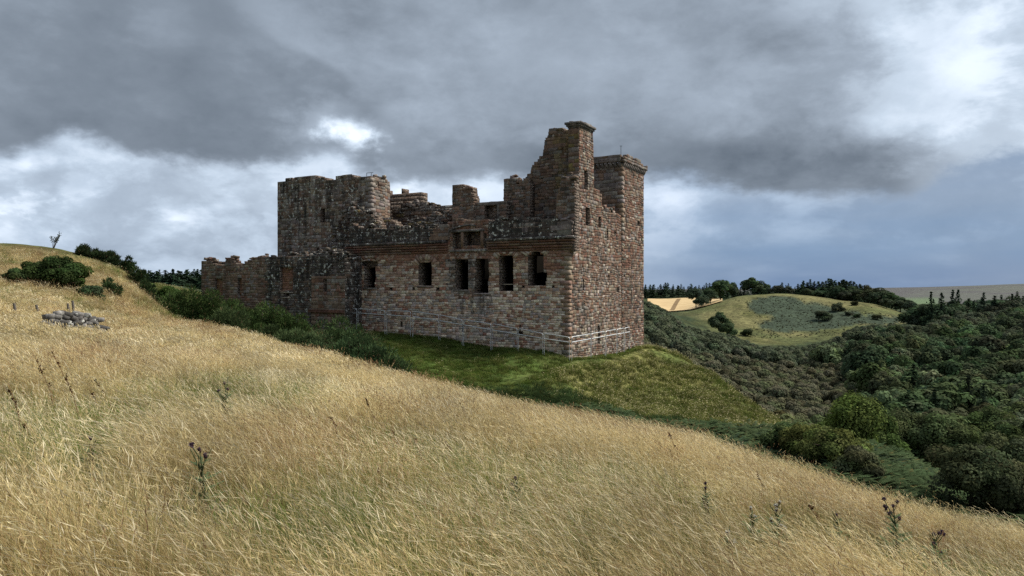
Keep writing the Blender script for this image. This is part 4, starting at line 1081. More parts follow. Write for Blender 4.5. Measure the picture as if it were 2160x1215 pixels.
def tree_thing(name, crown_me, trunk_me, loc, rz, sc, tint, label, cat, group=None, foliage='crown'):
    e = empty(name, loc, rz); e.scale = sc
    for nm, me in ((foliage, crown_me), ('trunk', trunk_me)):
        o = bpy.data.objects.new(nm, me); COL.objects.link(o); o.parent = e; o.color = (*tint, 1)
    tag(e, label, cat, group); return e
def copy_one(name, me, loc, rz, sc, tint, label, cat, group):
    o = bpy.data.objects.new(name, me); COL.objects.link(o); o.location = loc; o.rotation_euler = (0, 0, rz); o.scale = sc; o.color = (*tint, 1)
    tag(o, label, cat, group); return o

# one-mesh trees for the woods (crown and trunk in one mesh, too small in the photo to show parts)
def joined(crown, H, R):
    t = limb_mesh(R, H, .16, 4, H * .25)
    V = np.concatenate(t.v); Fq = t.f
    n = crown.n; crown.v.append(V); crown.c.append(np.tile([.06, .05, .04, 0], (len(V), 1)))
    for k, fs in Fq.items():
        for f in fs: crown.f.setdefault(k, []).append(f + n)
    crown.n += len(V); return crown
rg = np.random.default_rng(77)
WOOD = {'round': [], 'tall': [], 'scrub': [], 'conifer': [], 'pine': []}
for s in range(7): WOOD['round'].append(joined(crown_cloud(s, 9, 4.6, 24, 3400, .34, z0=.10, cl=(.26, .42), nj=.16, lv=.1), 9, rg).mesh('broadleaf_tree', M['tree']))
for s in range(5): WOOD['tall'].append(joined(crown_cloud(20 + s, 13, 4.0, 28, 3600, .36, z0=.12, cl=(.26, .44), squash=1.1, nj=.18, lv=.1), 13, rg).mesh('tall_tree', M['tree']))
for s in range(6): WOOD['scrub'].append(joined(crown_cloud(40 + s, 5.2, 3.0, 14, 2600, .24, z0=.04, cl=(.30, .46), base=(.115, .12, .072), nj=.15, lv=.1), 5.2, rg).mesh('scrub_tree', M['tree']))
for s in range(5): WOOD['conifer'].append(joined(conifer_cloud(60 + s, 15, 3.6, 22, .42), 15, rg).mesh('fir_tree', M['tree']))
for s in range(5): WOOD['pine'].append(joined(conifer_cloud(80 + s, 13, 3.8, 14, .5, bare=.3, ragged=.55), 13, rg).mesh('pine_tree', M['tree']))

def place(kind, px, Y, h, tint, label, group, name, cat='tree', r=rg, wide=1.0, sink=.3):
    me = WOOD[kind][r.integers(len(WOOD[kind]))]; H0 = {'round': 9, 'tall': 13, 'scrub': 5.2, 'conifer': 15, 'pine': 13}[kind]
    x = (px - CX) / FPX * Y; s = h / H0; w = s * wide * r.uniform(.88, 1.15)
    return copy_one(name, me, (x, Y, gz(x, Y) - sink), r.uniform(0, 6.28), (w, w, s), tint, label, cat, group)

def where(px, Y):
    if px < 1440: return 'just right of the tower'
    if px < 1560: return 'left of the pasture hill' if Y > 200 else 'behind the grassy knoll'
    if px < 1720: return 'below the pasture hill' if Y > 200 else 'above the hawthorn clump'
    if px < 1860: return 'right of the pasture hill' if Y > 190 else 'above the feathery birch'
    if px < 2000: return 'beside the pale tree' if Y > 190 else 'below the pale tree'
    return 'under the moor at right' if Y > 210 else 'above the spreading oak'
def look(h, tint):
    g = sum(tint) / 3
    return ('tall ' if h > 11 else 'middling ' if h > 7 else 'small ') + ('pale' if g > .98 else 'mid green' if g > .82 else 'dark')
def sgn_tint(r, a, v=.18):
    a = np.array(a) * (1 + r.uniform(-v, v)) * (1 + r.uniform(-.12, .12, 3)); return tuple(np.clip(a, .02, 4))
# far ridge conifers: along the top of the pasture hill, and behind the grain field
ridge = [(1350, 1500, 606, 622, 610, 26), (1500, 1620, 602, 622, 560, 16), (1610, 1700, 596, 616, 520, 14), (1690, 1790, 590, 616, 505, 22), (1770, 1880, 596, 625, 485, 24)]
for a, b, yt, yb, Y, n in ridge:
    for i in range(n):
        px = a + (b - a) * (i + rg.uniform(0, 1)) / n; Yi = Y + rg.uniform(-12, 25); t = (px - a) / (b - a)
        if a == 1770: yt_ = 592 + 34 * t ** 1.5
        elif a == 1350: yt_ = 601
        elif a == 1690: yt_ = 592
        elif a == 1610: yt_ = 600
        else: yt_ = 602
        x = (px - CX) / FPX * Yi; zt = (CY - yt_ - rg.uniform(-5, 5)) / FPX * Yi; h = max(6, zt - gz(x, Yi))
        k = 'conifer' if rg.random() < .55 else 'pine'
        place(k, px, Yi, h, sgn_tint(rg, (.85, .9, .95)), ('pointed fir ' if k == 'conifer' else 'ragged pine ') + {1350: 'in the row behind the grain field', 1500: 'between the round trees left of the hilltop', 1610: 'in the thin row straight above the hilltop', 1690: 'in the dense tall stand right of the hilltop', 1770: 'where the ridge trees step down to the moor'}[a], 'conifers on the far ridge', 'fir_tree' if k == 'conifer' else 'pine_tree', wide=1.5)
# broadleaves along that ridge
for px, Y, h, w in [(1520, 470, 14, 1.25), (1545, 485, 11, 1.1), (1588, 490, 13, 1.3), (1606, 488, 10, 1.2), (1640, 470, 6, 1.4), (1662, 468, 5.5, 1.4), (1700, 462, 5, 1.4), (1725, 458, 5, 1.5), (1765, 450, 9, 1.3), (1800, 446, 10, 1.3), (1830, 440, 11, 1.2), (1858, 432, 11, 1.3),
                   (1880, 425, 10, 1.3), (1900, 418, 9, 1.3), (1918, 412, 8, 1.3), (1782, 444, 7, 1.3), (1845, 425, 7, 1.3), (1468, 450, 13, 1.2), (1498, 452, 10, 1.2), (1480, 440, 7, 1.3), (1870, 410, 6, 1.4), (1925, 400, 5, 1.3)]:
    place('round', px, Y, h, sgn_tint(rg, (.62, .68, .62)), 'dark rounded tree along the top edge of the pasture hill', 'broadleaf trees on the far ridge', 'broadleaf_tree', wide=w)
# single bushes on the pasture hill
for px, Y, h, lab in [(1768, 398, 5.5, 'small round tree high on the right shoulder of the pasture hill'), (1735, 380, 6, 'dark bush in the bracken right of the hill centre'), (1803, 410, 3.5, 'brownish bush at the right top rim of the pasture hill'), (1577, 345, 4.5, 'lone small bush at the left foot of the pasture hill'),
                      (1790, 385, 3.2, 'low dark bush below the small round tree on the hill'), (1808, 378, 3.0, 'low dark bush furthest down the line on the hill'), (1850, 372, 3.5, 'bush on the lower right flank of the pasture hill')]:
    place('scrub', px, Y, h, sgn_tint(rg, (.55, .62, .55), .1), lab, None, 'bush', 'bush', wide=1.35, sink=.9)
# far left wood behind the castle
for i in range(46):
    px = 300 + 150 * (i + rg.uniform(0, 1)) / 46; Y = 380 + rg.uniform(-15, 20); x = (px - CX) / FPX * Y
    yt = 572 + rg.uniform(-5, 7); h_ = max(5, (CY - yt) / FPX * Y - gz(x, Y)); w_ = 1.5 + rg.uniform(-.3, .5)
    place('pine' if rg.random() < .6 else 'conifer', px, Y, h_, sgn_tint(rg, (.8, .9, .9)), ('broad ' if w_ > 1.6 else 'narrow ') + ('high' if yt < 573 else 'lower') + ' pine in the distant wood left of the castle', 'pines in the wood left of the castle', 'pine_tree', wide=w_)
# tall conifers standing out on the right
for px, Y, yt, lab in [(1964, 330, 616, 'tall dark fir rising left of the others over the right wood'), (1986, 335, 617, 'tall fir beside the leftmost fir over the right wood'), (2010, 345, 612, 'slender fir in front of the moor over the right wood'), (2021, 348, 611, 'slender fir just right of its twin over the right wood'),
                       (2075, 350, 617, 'tall fir standing alone in the middle of the right skyline'), (2112, 352, 622, 'short fir left of the last firs on the right skyline'), (2146, 350, 615, 'last tall fir near the right edge of the skyline'), (2135, 356, 620, 'fir just left of the last one on the right skyline')]:
    x = (px - CX) / FPX * Y; place('conifer', px, Y, (CY - yt) / FPX * Y - gz(x, Y), sgn_tint(rg, (.8, .85, .85), .1), lab, None, 'fir_tree', wide=.95)

for i in range(40):
    px = 1925 + 290 * (i + rg.uniform(0, 1)) / 40; Y = 352 + rg.uniform(-14, 30); x = (px - CX) / FPX * Y; yt = np.interp(px, [1925, 1960, 2010, 2080, 2160, 2220], [655, 640, 636, 630, 628, 628]) + rg.uniform(-6, 6)
    k = 'conifer' if rg.random() < .35 else 'round'
    place(k, px, Y, max(5, (CY - yt) / FPX * Y - gz(x, Y)), sgn_tint(rg, (.6, .68, .6) if k == 'round' else (.8, .85, .85)), ('pointed' if k == 'conifer' else 'rounded') + ' dark tree in the treeline below the moor', 'treeline below the moor', 'fir_tree' if k == 'conifer' else 'broadleaf_tree', wide=1.25)
# the wooded valley: nearest and largest trees are objects, the rest one woodland
def top_spec(px, Y):
    """height and kind by place"""
    if px < 1520 and Y > 150: return ('round', 7.5, (.85, .95, .75)) if Y > 210 else ('scrub', 5.5, (1.0, 1.0, .75))
    if px < 1800 and Y < 235: return ('scrub', 5.0, (1.05, 1.08, .85))
    if Y < 130: return ('round', 6.5, (.95, .95, .75))
    if px > 1740 and 160 < Y < 330: return ('tall', 12, (.85, 1.0, .8)) if rg.random() < .5 else ('round', 9, (1.0, 1.15, .85))
    if px > 1880: return ('round', 9, (.85, 1.0, .8)) if rg.random() < .92 else ('conifer', 12, (.8, .85, .85))
    return ('round', 7.5, (.85, .98, .75))
cand = []
acc = np.zeros((0, 2))
for t_ in range(14000):
    px = rg.uniform(1290, 2330); Y = 78 + (385 - 78) * math.sqrt(rg.random()) ; x = (px - CX) / FPX * Y
    if Y < 96 and px < 1800: continue
    if px < 1500 and Y < 110: continue
    pa, Ya = np.array([px]), np.array([Y])
    h_ = blobm(pa, Ya, [(1640, 420, 245, 68), (1760, 390, 240, 60), (1620, 352, 150, 40), (1900, 395, 165, 36), (1560, 395, 115, 66)])[0]
    if h_ > .15: continue
    if 1640 < px < 1850 and 300 < Y < 345 and rg.random() < .55: continue
    if px < 1500 and Y > 340 and px > 1395: continue
    k, h, tint = top_spec(px, Y); lim = np.interp(px, [1360, 1400, 1440, 1480, 1520, 1560, 1600, 1700, 1760, 1800, 1850, 1900, 1960, 2000, 2060, 2160], [632, 652, 680, 694, 700, 712, 728, 728, 712, 688, 680, 682, 680, 658, 642, 634])
    lim += rg.uniform(-3, 14); hm = (CY - lim) / FPX * Y - gz(x, Y)
    if hm < h * .5: continue
    h = min(h, hm); rad = {'scrub': 2.5, 'round': 3.7 * h / 9, 'tall': 3.3, 'conifer': 2.4}[k] * .93
    d = np.sqrt(((acc - [x, Y]) ** 2).sum(1)) if len(acc) else np.array([99.])
    if d.min() < rad * 1.28: continue
    acc = np.vstack([acc, [x, Y]]); cand.append((px, Y, x, k, min(hm, h * rg.uniform(.8, 1.25)), tint))
cand.sort(key=lambda c: -(c[4] / c[1]) * (1 if 1355 < c[0] < 2175 else .3))
desc = {'scrub': ('scrub tree', 'scrub trees'), 'round': ('rounded tree', 'rounded trees'),
        'tall': ('upright tree', 'upright trees'), 'conifer': ('pointed conifer', 'conifers')}
nm_ = {'scrub': 'scrub_tree', 'round': 'broadleaf_tree', 'tall': 'tall_tree', 'conifer': 'fir_tree'}
rest = []
nthing = 0
for (px, Y, x, k, h, tint) in cand:
    if nthing < 270 and 1350 < px < 2190:
        tt = sgn_tint(rg, tint, .34); place(k, px, Y, h, tt, look(h, tt) + ' ' + desc[k][0] + ' ' + where(px, Y), desc[k][1] + ' ' + where(px, Y), nm_[k], wide=1.05); nthing += 1
    else: rest.append((px, Y, x, k, h, tint))

# ------------------------------------------------------------------ instanced stuff (woodland remainder, grass, bracken)
def hidden_coll(name, meshes, nm):
    c = bpy.data.collections.new(name)
    for i, me in enumerate(meshes):
        o = bpy.data.objects.new('%s_%02d' % (nm, i), me); c.objects.link(o)
    return c
def scatter(name, P, coll, rot, scl, idx, label, cat, col=None):
    me = bpy.data.meshes.new(name); me.vertices.add(len(P)); me.vertices.foreach_set('co', np.asarray(P, np.float32).ravel())
    a = me.attributes.new('rot', 'FLOAT_VECTOR', 'POINT'); a.data.foreach_set('vector', np.asarray(rot, np.float32).ravel())
    a = me.attributes.new('scl', 'FLOAT_VECTOR', 'POINT'); a.data.foreach_set('vector', np.asarray(scl, np.float32).ravel())
    a = me.attributes.new('idx', 'INT', 'POINT'); a.data.foreach_set('value', np.asarray(idx, np.int32))
    me.update()
    o = obj(name, me); tag(o, label, cat, kind='stuff')
    ng = bpy.data.node_groups.new(name, 'GeometryNodeTree')
    ng.interface.new_socket('Geometry', in_out='INPUT', socket_type='NodeSocketGeometry'); ng.interface.new_socket('Geometry', in_out='OUTPUT', socket_type='NodeSocketGeometry')
    N = ng.nodes; Lk = ng.links; gi = N.new('NodeGroupInput'); go = N.new('NodeGroupOutput')
    ci = N.new('GeometryNodeCollectionInfo'); ci.inputs[0].default_value = coll; ci.inputs[1].default_value = True; ci.inputs[2].default_value = True
    ip = N.new('GeometryNodeInstanceOnPoints'); ip.inputs['Pick Instance'].default_value = True
    def at(nm, ty):
        n = N.new('GeometryNodeInputNamedAttribute'); n.data_type = ty; n.inputs[0].default_value = nm; return n.outputs[0]
    Lk.new(gi.outputs[0], ip.inputs['Points']); Lk.new(ci.outputs[0], ip.inputs['Instance']); Lk.new(at('idx', 'INT'), ip.inputs['Instance Index'])
    Lk.new(at('rot', 'FLOAT_VECTOR'), ip.inputs['Rotation']); Lk.new(at('scl', 'FLOAT_VECTOR'), ip.inputs['Scale']); Lk.new(ip.outputs[0], go.inputs[0])
    md = o.modifiers.new('scatter', 'NODES'); md.node_group = ng
    return o
if rest:
    order = ['scrub', 'round', 'tall', 'conifer']; ms = []; off = {}
    for k in order: off[k] = len(ms); ms += WOOD[k][:4]
    H0 = {'round': 9, 'tall': 13, 'scrub': 5.2, 'conifer': 15}
    P = [(x, Y, gz(x, Y) - .3) for px, Y, x, k, h, t in rest]
    scatter('woodland', P, hidden_coll('woodland_trees', ms, 'wood_tree'), [(0, 0, rg.uniform(0, 6.28)) for _ in rest], [(h / H0[k] * 1.05,) * 2 + (h / H0[k],) for px, Y, x, k, h, t in rest],
            [off[k] + rg.integers(4) for px, Y, x, k, h, t in rest], 'the farthest small tree crowns filling the valley wood', 'woodland')

n_ = 2600; px_ = rg.uniform(1480, 1960, n_); Y_ = rg.uniform(330, 455, n_); bk_ = blobm(px_, Y_, [(1640, 408, 90, 34), (1700, 395, 95, 32), (1760, 378, 90, 30), (1690, 368, 130, 24), (1850, 374, 90, 20), (1930, 380, 60, 14), (1700, 348, 220, 12)]); k_ = (bk_ + .5 * (vnoise(px_ / 14, Y_ / 9, 5) - .5) > .45) | (rg.random(n_) < .04); px_, Y_ = px_[k_], Y_[k_]; x_ = (px_ - CX) / FPX * Y_; s_ = rg.uniform(.05, .12, len(x_))
scatter('hill_scrub', np.stack([x_, Y_, ground_z(x_, Y_) - .15], -1), hidden_coll('hill_scrub_plants', WOOD['scrub'][:4], 'hill_scrub_plant'), [(0, 0, a) for a in rg.uniform(0, 6.28, len(x_))], np.stack([s_ * 1.5, s_ * 1.5, s_], -1), rg.integers(0, 4, len(x_)), 'low bracken and scrub roughening the pasture hill', 'scrub')
def tuft(seed, n, hmin, hmax, rad, w, cols, head=0.0, headc=None, lean=.24, nseg=4, headl=.10, spread=.25):
    """one tuft of grass: arching stems leaning down wind (towards -x), some with a drooping seed head"""
    R = np.random.default_rng(seed); V = []; F = []; C = []; nv = 0
    for i in range(n):
        a = R.uniform(0, 6.28); rr = rad * math.sqrt(R.random()); p = np.array([rr * math.cos(a), rr * math.sin(a), -.05]); h = R.uniform(hmin, hmax)
        d = np.array([-1, R.uniform(-.35, .5), 0]) * lean * R.uniform(.35, 1.35) + R.normal(size=3) * [spread, spread, 0]; side = np.cross(d / (np.linalg.norm(d) + 1e-6), [0, 0, 1]) + R.normal(size=3) * .35
        side /= np.linalg.norm(side); col = np.array(cols[R.integers(len(cols))]) * R.uniform(.75, 1.25)
        pts = []
        for s in range(nseg + 1):
            t = s / nseg; pts.append(p + np.array([d[0], d[1], 0]) * h * (t ** 1.7) + np.array([0, 0, h * (t - .22 * lean * t ** 2.5)]))
        for s in range(nseg + 1):
            t = s / nseg; ww = w * (1 - .75 * t) * R.uniform(.9, 1.1)
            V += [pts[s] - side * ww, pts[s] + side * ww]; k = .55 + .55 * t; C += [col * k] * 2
        F += [[nv + 2 * s, nv + 2 * s + 1, nv + 2 * s + 3, nv + 2 * s + 2] for s in range(nseg)]; nv += 2 * (nseg + 1)
        if R.random() < head:
            e = pts[-1]; dr = (pts[-1] - pts[-2]); dr /= np.linalg.norm(dr); hc = np.array(headc[R.integers(len(headc))]) * R.uniform(.8, 1.2); L = headl * R.uniform(.6, 1.4)
            dd = dr + np.array([-.35, 0, -.35]) * R.uniform(.3, 1.3); hw = w * R.uniform(1.0, 1.8)
            for k_ in range(3):
                q = e + dr * L * k_ / 3 * 0 + dd * L * k_ / 3; q2 = e + dd * L * (k_ + 1.3) / 3 + R.normal(size=3) * L * .06; s2 = np.cross(dd, R.normal(size=3)); s2 /= np.linalg.norm(s2) + 1e-6
                m_ = (q + q2) / 2; V += [q, m_ + s2 * hw, q2, m_ - s2 * hw]; C += [hc] * 4; F.append([nv, nv + 1, nv + 2, nv + 3]); nv += 4
    return mesh_np('grass_tuft', np.array(V), np.array(F), M['grass'], np.array(C))
STRAW = [(.47, .37, .165), (.55, .44, .21), (.38, .295, .12), (.22, .235, .07), (.42, .31, .145)]
HEAD = [(.64, .53, .28), (.56, .45, .23), (.70, .61, .36), (.44, .32, .17)]
GREEN = [(.11, .17, .04), (.16, .22, .055), (.21, .25, .075)]
def band(w, hs, n):
    return [tuft(1, n, .35 * hs, .72 * hs, .26, w, STRAW, .75, HEAD, .30), tuft(2, n, .3 * hs, .66 * hs, .26, w, STRAW + [(.24, .21, .08)], .8, HEAD, .36), tuft(3, n, .4 * hs, .8 * hs, .28, w, STRAW[:3] + [(.33, .19, .10)], .7, HEAD, .26),
            tuft(4, n, .25 * hs, .55 * hs, .28, w, STRAW + GREEN[1:], .5, HEAD, .38), tuft(5, n, .22 * hs, .48 * hs, .26, w * 1.3, GREEN + STRAW[3:4], .12, HEAD, .36), tuft(6, n, .2 * hs, .42 * hs, .24, w * 1.5, GREEN, .0, HEAD, .45),
            tuft(7, n, .4 * hs, .85 * hs, .24, w, [(.34, .22, .10), (.30, .19, .09), (.42, .31, .15)], .9, [(.32, .20, .11), (.24, .14, .08), (.5, .38, .22)], .28), tuft(8, n, .35 * hs, .75 * hs, .22, w * 1.1, [(.56, .46, .25), (.5, .4, .2)], .95, [(.74, .65, .45), (.66, .56, .36)], .5, headl=.16)]
gr = np.random.default_rng(5)
def sector(n, r0, r1, a0=-47, a1=47):
    r = np.sqrt(gr.uniform(r0 * r0, r1 * r1, n)); a = np.radians(gr.uniform(a0, a1, n)); return r * np.sin(a), r * np.cos(a)
def dry_band(name, r0, r1, dens, w, hs, n, label, s0):
    cnt = int(dens * .5 * math.radians(94) * (r1 * r1 - r0 * r0)); x, y = sector(cnt, r0, r1)
    px = px_of(x, y); k = (y < crestY(px) * 1.03) & (y > .8); x, y, px = x[k], y[k], px[k]
    g1 = fbm(x / 2.4, y / 3.6, 31, 4); g2 = fbm(x / 9.0, y / 9.0, 47, 3); g3 = fbm(x / 1.6, y / 1.6, 99, 3)
    u = gr.random(len(x)); idx = gr.integers(0, 3, len(x))
    gg = g1 * .55 + g2 * .45 + .11 * (1 - sstep(np.sqrt(x * x + y * y), 5, 13))
    pg = sstep(gg, .49, .64); idx = np.where(u < pg * .9, np.where(gr.random(len(x)) < .34, 3, np.where(gr.random(len(x)) < .62, 4, 5)), idx)
    idx = np.where((u < .16) & (pg < .5), 3, idx); idx = np.where((g3 > .60) & (u > .62), 6, idx); idx = np.where((u > .87), 7, idx)
    lh = (px < 440) & (y > 41) & (gr.random(len(x)) < .62); idx = np.where(lh, np.where(gr.random(len(x)) < .55, 3, np.where(gr.random(len(x)) < .5, 6, 4)), idx)
    sc = gr.uniform(.75, 1.2, len(x)) * s0 * (.85 + .35 * vnoise(x / 4, y / 4, 8))
    wx, wy = WP0[0], WP0[1]; ex, ey = WP1[0] - wx, WP1[1] - wy; q = np.clip(((x - wx) * ex + (y - wy) * ey) / (ex * ex + ey * ey), 0, 1); dxw = x - wx - q * ex; dyw = y - wy - q * ey
    for tx, ty in THPOS:
        rr_ = math.hypot(tx, ty); fx, fy = tx / rr_, ty / rr_; al = (x - tx) * fx + (y - ty) * fy; ac = np.abs((x - tx) * fy - (y - ty) * fx); sc = sc * np.where((al > -1.1) & (al < .25) & (ac < .22), .45, 1)
    sc = sc * np.where((np.abs(dxw) < .8) & (dyw > -4.5) & (dyw < .4), .42, 1); 
    sc = sc * np.where((idx == 4) | (idx == 5), 1.18, 1 - .22 * pg)
    z = ground_z(x, y); rot = np.stack([gr.uniform(-.12, .12, len(x)), gr.uniform(-.12, .12, len(x)), gr.normal(0, .42, len(x)) + 1.2 * (vnoise(x / 2.2, y / 2.2, 61) - .5)], -1)
    scatter(name, np.stack([x, y, z], -1), hidden_coll(name + '_tufts', band(w, hs, n), 'tuft_' + name), rot, np.stack([sc, sc, sc], -1), idx, label, 'grass')
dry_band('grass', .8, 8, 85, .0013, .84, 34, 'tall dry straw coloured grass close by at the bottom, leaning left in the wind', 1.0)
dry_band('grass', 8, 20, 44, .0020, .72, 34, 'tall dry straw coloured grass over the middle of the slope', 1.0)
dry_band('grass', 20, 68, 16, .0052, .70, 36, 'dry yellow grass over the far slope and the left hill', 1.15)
# knoll grass: short and green, paler on the right flank
def knoll():
    ms = [tuft(11, 40, .12, .30, .35, .014, [(.085, .135, .024), (.11, .155, .032), (.07, .11, .022)], 0, HEAD, .4), tuft(12, 40, .14, .36, .35, .014, [(.11, .145, .036), (.16, .17, .05)], 0, HEAD, .5),
          tuft(13, 40, .2, .42, .35, .013, [(.25, .235, .09), (.20, .205, .068), (.16, .18, .05)], .08, HEAD, .6), tuft(14, 40, .15, .4, .38, .02, [(.045, .075, .028), (.06, .09, .035)], 0, HEAD, .4)]
    n = 30000; px = gr.uniform(330, 1720, n); Y = 40 + 48 * gr.random(n) ** .9; x = (px - CX) / FPX * Y
    keep = (Y > crestY(px) * 1.02)
    cx_, cy_ = x - 4.615, Y - 60; uu = cx_ * FD[0] + cy_ * FD[1]; tt = cx_ * ED[0] + cy_ * ED[1]
    keep &= ~((tt > -.15) & (uu > -.15) & (uu < 42)); x, Y, px = x[keep], Y[keep], px[keep]; n = len(x)
    f = np.where(Y > 47, sstep(x - np.interp(Y, RIDGE[::-1, 1], RIDGE[::-1, 0]), -.6, 1.6), 0) * .85 + .05; f = f * (.35 + 1.2 * fbm(x / 2.5, Y / 2.5, 14, 3)); u = gr.random(n)
    idx = np.where(u < f * .62, 2, np.where(gr.random(n) < .5, 0, 1)); dk = blobm(px, Y, [(1200, 44, 330, 7), (1480, 47, 220, 5)]); idx = np.where(gr.random(n) < dk * .9, 3, idx)
    idx = np.where((px < 800) & (gr.random(n) < .5), 2, idx)
    sc = gr.uniform(.6, 1.25, n) * np.where(f < .3, .8, 1.05)
    # trodden path across the knoll to the corner: kept short
    pY = np.interp(px, [1080, 1200, 1290, 1360], [52, 56.5, 62, 69]); pd = np.abs(Y - pY); sc = np.where((px > 1060) & (pd < 1.0), sc * .35, sc)
    scatter('knoll_grass', np.stack([x, Y, ground_z(x, Y)], -1), hidden_coll('knoll_tufts', ms, 'tuft_knoll'), np.stack([gr.uniform(-.2, .2, n)] * 2 + [gr.uniform(0, 6.28, n)], -1), np.stack([sc] * 3, -1), idx, 'short green grass on the castle knoll, paler on its right flank', 'grass')
knoll()
# bracken on the right bank and in the gully
def frond(seed, L=.85, c=(.060, .090, .042)):
    R = np.random.default_rng(seed); V = []; F = []; C = []; nv = 0
    for f in range(6):
        a = R.uniform(0, 6.28); d = np.array([math.cos(a), math.sin(a), 0]); sd = np.array([-d[1], d[0], 0]); l = L * R.uniform(.7, 1.15); el = R.uniform(.5, 1.0); b = R.uniform(-.1, .1, 2); col = np.array(c) * R.uniform(.75, 1.3)
        for i in range(9):
            t = .25 + .75 * i / 9; p = np.array([b[0], b[1], 0]) + d * l * t * .8 + np.array([0, 0, l * el * t * (1.25 - .75 * t)]); wd = l * .38 * (1 - t) ** .8 + .02
            for s in (-1, 1):
                V += [p, p + d * l * .085, p + sd * s * wd + d * l * .06 - np.array([0, 0, .15 * wd])]; C += [col * R.uniform(.85, 1.15)] * 3; F.append([nv, nv + 1, nv + 2]); nv += 3
    return mesh_np('bracken_plant', np.array(V), np.array(F), M['leaf'], np.array(C))
def bracken():
    ms = [frond(1), frond(2, .95, (.080, .110, .052)), frond(3, .8, (.050, .075, .045)), frond(4, .7, (.13, .12, .05))]
    n = 17000; px = gr.uniform(1150, 2350, n); Y = gr.uniform(22, 72, n); x = (px - CX) / FPX * Y
    lim = np.interp(px, [1150, 1450, 1640, 1700, 1850, 2350], [45, 48.5, 51, 62, 66, 62]); k = (Y > crestY(px) * 1.25) & (Y < lim + 3 * (vnoise(x / 3, Y / 3, 4) - .5)); x, Y = x[k], Y[k]; n = len(x); sc = gr.uniform(.7, 1.35, n)
    idx = np.where(gr.random(n) < .12, 3, np.where(vnoise(x / 4, Y / 4, 77) > .5, gr.integers(0, 2, n), gr.integers(1, 3, n)))
    scatter('bracken', np.stack([x, Y, ground_z(x, Y)], -1), hidden_coll('bracken_plants', ms, 'bracken_plant'), np.stack([gr.uniform(-.15, .15, n)] * 2 + [gr.uniform(0, 6.28, n)], -1), np.stack([sc] * 3, -1), idx, 'green bracken covering the bank in the gully on the right', 'bracken')
bracken()
# ------------------------------------------------------------------ bushes and near trees
def bush_mesh(kind, seed, H, rad, **k):
    if kind == 'gorse': return spiky_bush(seed, H, rad, int(16 + 5 * rad), int(5200 * rad / 1.6), k.get('L', .24), k.get('base', (.05, .078, .026)))
    return crown_cloud(seed, H, rad, k.get('ncl', 26), k.get('n', 9000), k.get('leaf', .085), base=k.get('base', (.06, .085, .03)), z0=k.get('z0', .02), cl=k.get('cl', (.22, .4)), squash=k.get('squash', .75), droop=k.get('droop', 0), asp=k.get('asp', 1.0), elong=k.get('elong', 1.0))
def bush(kind, px, Y, H, rad, seed, label, cat, name, group=None, sy=1.0, sink=.15, dx=0, **k):
    Rb = np.random.default_rng(seed); cm = bush_mesh(kind, seed, H, rad, **k).mesh('foliage', M['tree']); tm = limb_mesh(Rb, H * .9, .05 * H / 2 + .02, 7, rad * .9, .05).mesh('stems', M['bark'])
    x = (px - CX) / FPX * Y; return tree_thing(name, cm, tm, (x, Y, gz(x, Y) - sink), 0, (1, sy, 1), (1, 1, 1), label, cat, group, 'foliage')
GB = 'gorse bushes between the dry slope and the castle'
gors = [(360, 57, 2.5, 1.7, 'leftmost gorse bush of the bank below the low range', {}), (402, 58, 3.2, 2.0, 'gorse bush below the left end of the low range', {}), (455, 58, 3.5, 2.1, 'tall dark gorse bush under the small blocked windows', {}), (505, 57, 3.4, 2.0, 'dark gorse bush in the middle of the bank below the low range', {}),
        (552, 57, 3.4, 2.0, 'gorse bush under the large red blocked window', {}), (596, 57, 3.2, 1.8, 'gorse bush in front of the low range where the barriers begin', {}), (632, 57, 2.9, 1.5, 'gorse bush touching the first barrier below the stair block', {}), (480, 53, 1.8, 1.7, 'low gorse bush in front of the tall dark ones', {'base': (.06, .085, .035)}),
        (570, 53.5, 1.5, 1.4, 'low gorse at the front of the bank, mixed with dry grass', {'base': (.06, .085, .035)}), (625, 52, 1.9, 1.7, 'pale green low gorse left of the lower gorse clump', {'base': (.075, .105, .045)}), (668, 52, 1.9, 1.6, 'pale green low gorse beside the lower gorse clump', {'base': (.07, .10, .045)}),
        (708, 54, 3.6, 2.1, 'tallest gorse bush of the lower clump in front of the hall', {'base': (.058, .09, .036)}), (752, 54, 3.4, 2.1, 'gorse bush at the right of the lower clump in front of the hall', {'base': (.055, .085, .035)}), (735, 50, 2.7, 1.8, 'gorse bush at the front of the lower clump', {'base': (.05, .08, .035)}),
        (790, 50, 2.6, 1.8, 'gorse bush sloping down to the right end of the lower clump', {'base': (.05, .08, .035)}), (822, 47, 1.8, 1.6, 'last low gorse bush at the right end of the lower clump', {'base': (.055, .085, .035)})]
for i, (px, Y, H, rd, lab, k) in enumerate(gors): bush('gorse', px, Y, H, rd, 300 + i, lab, 'gorse bush', 'gorse_bush', GB, **k)
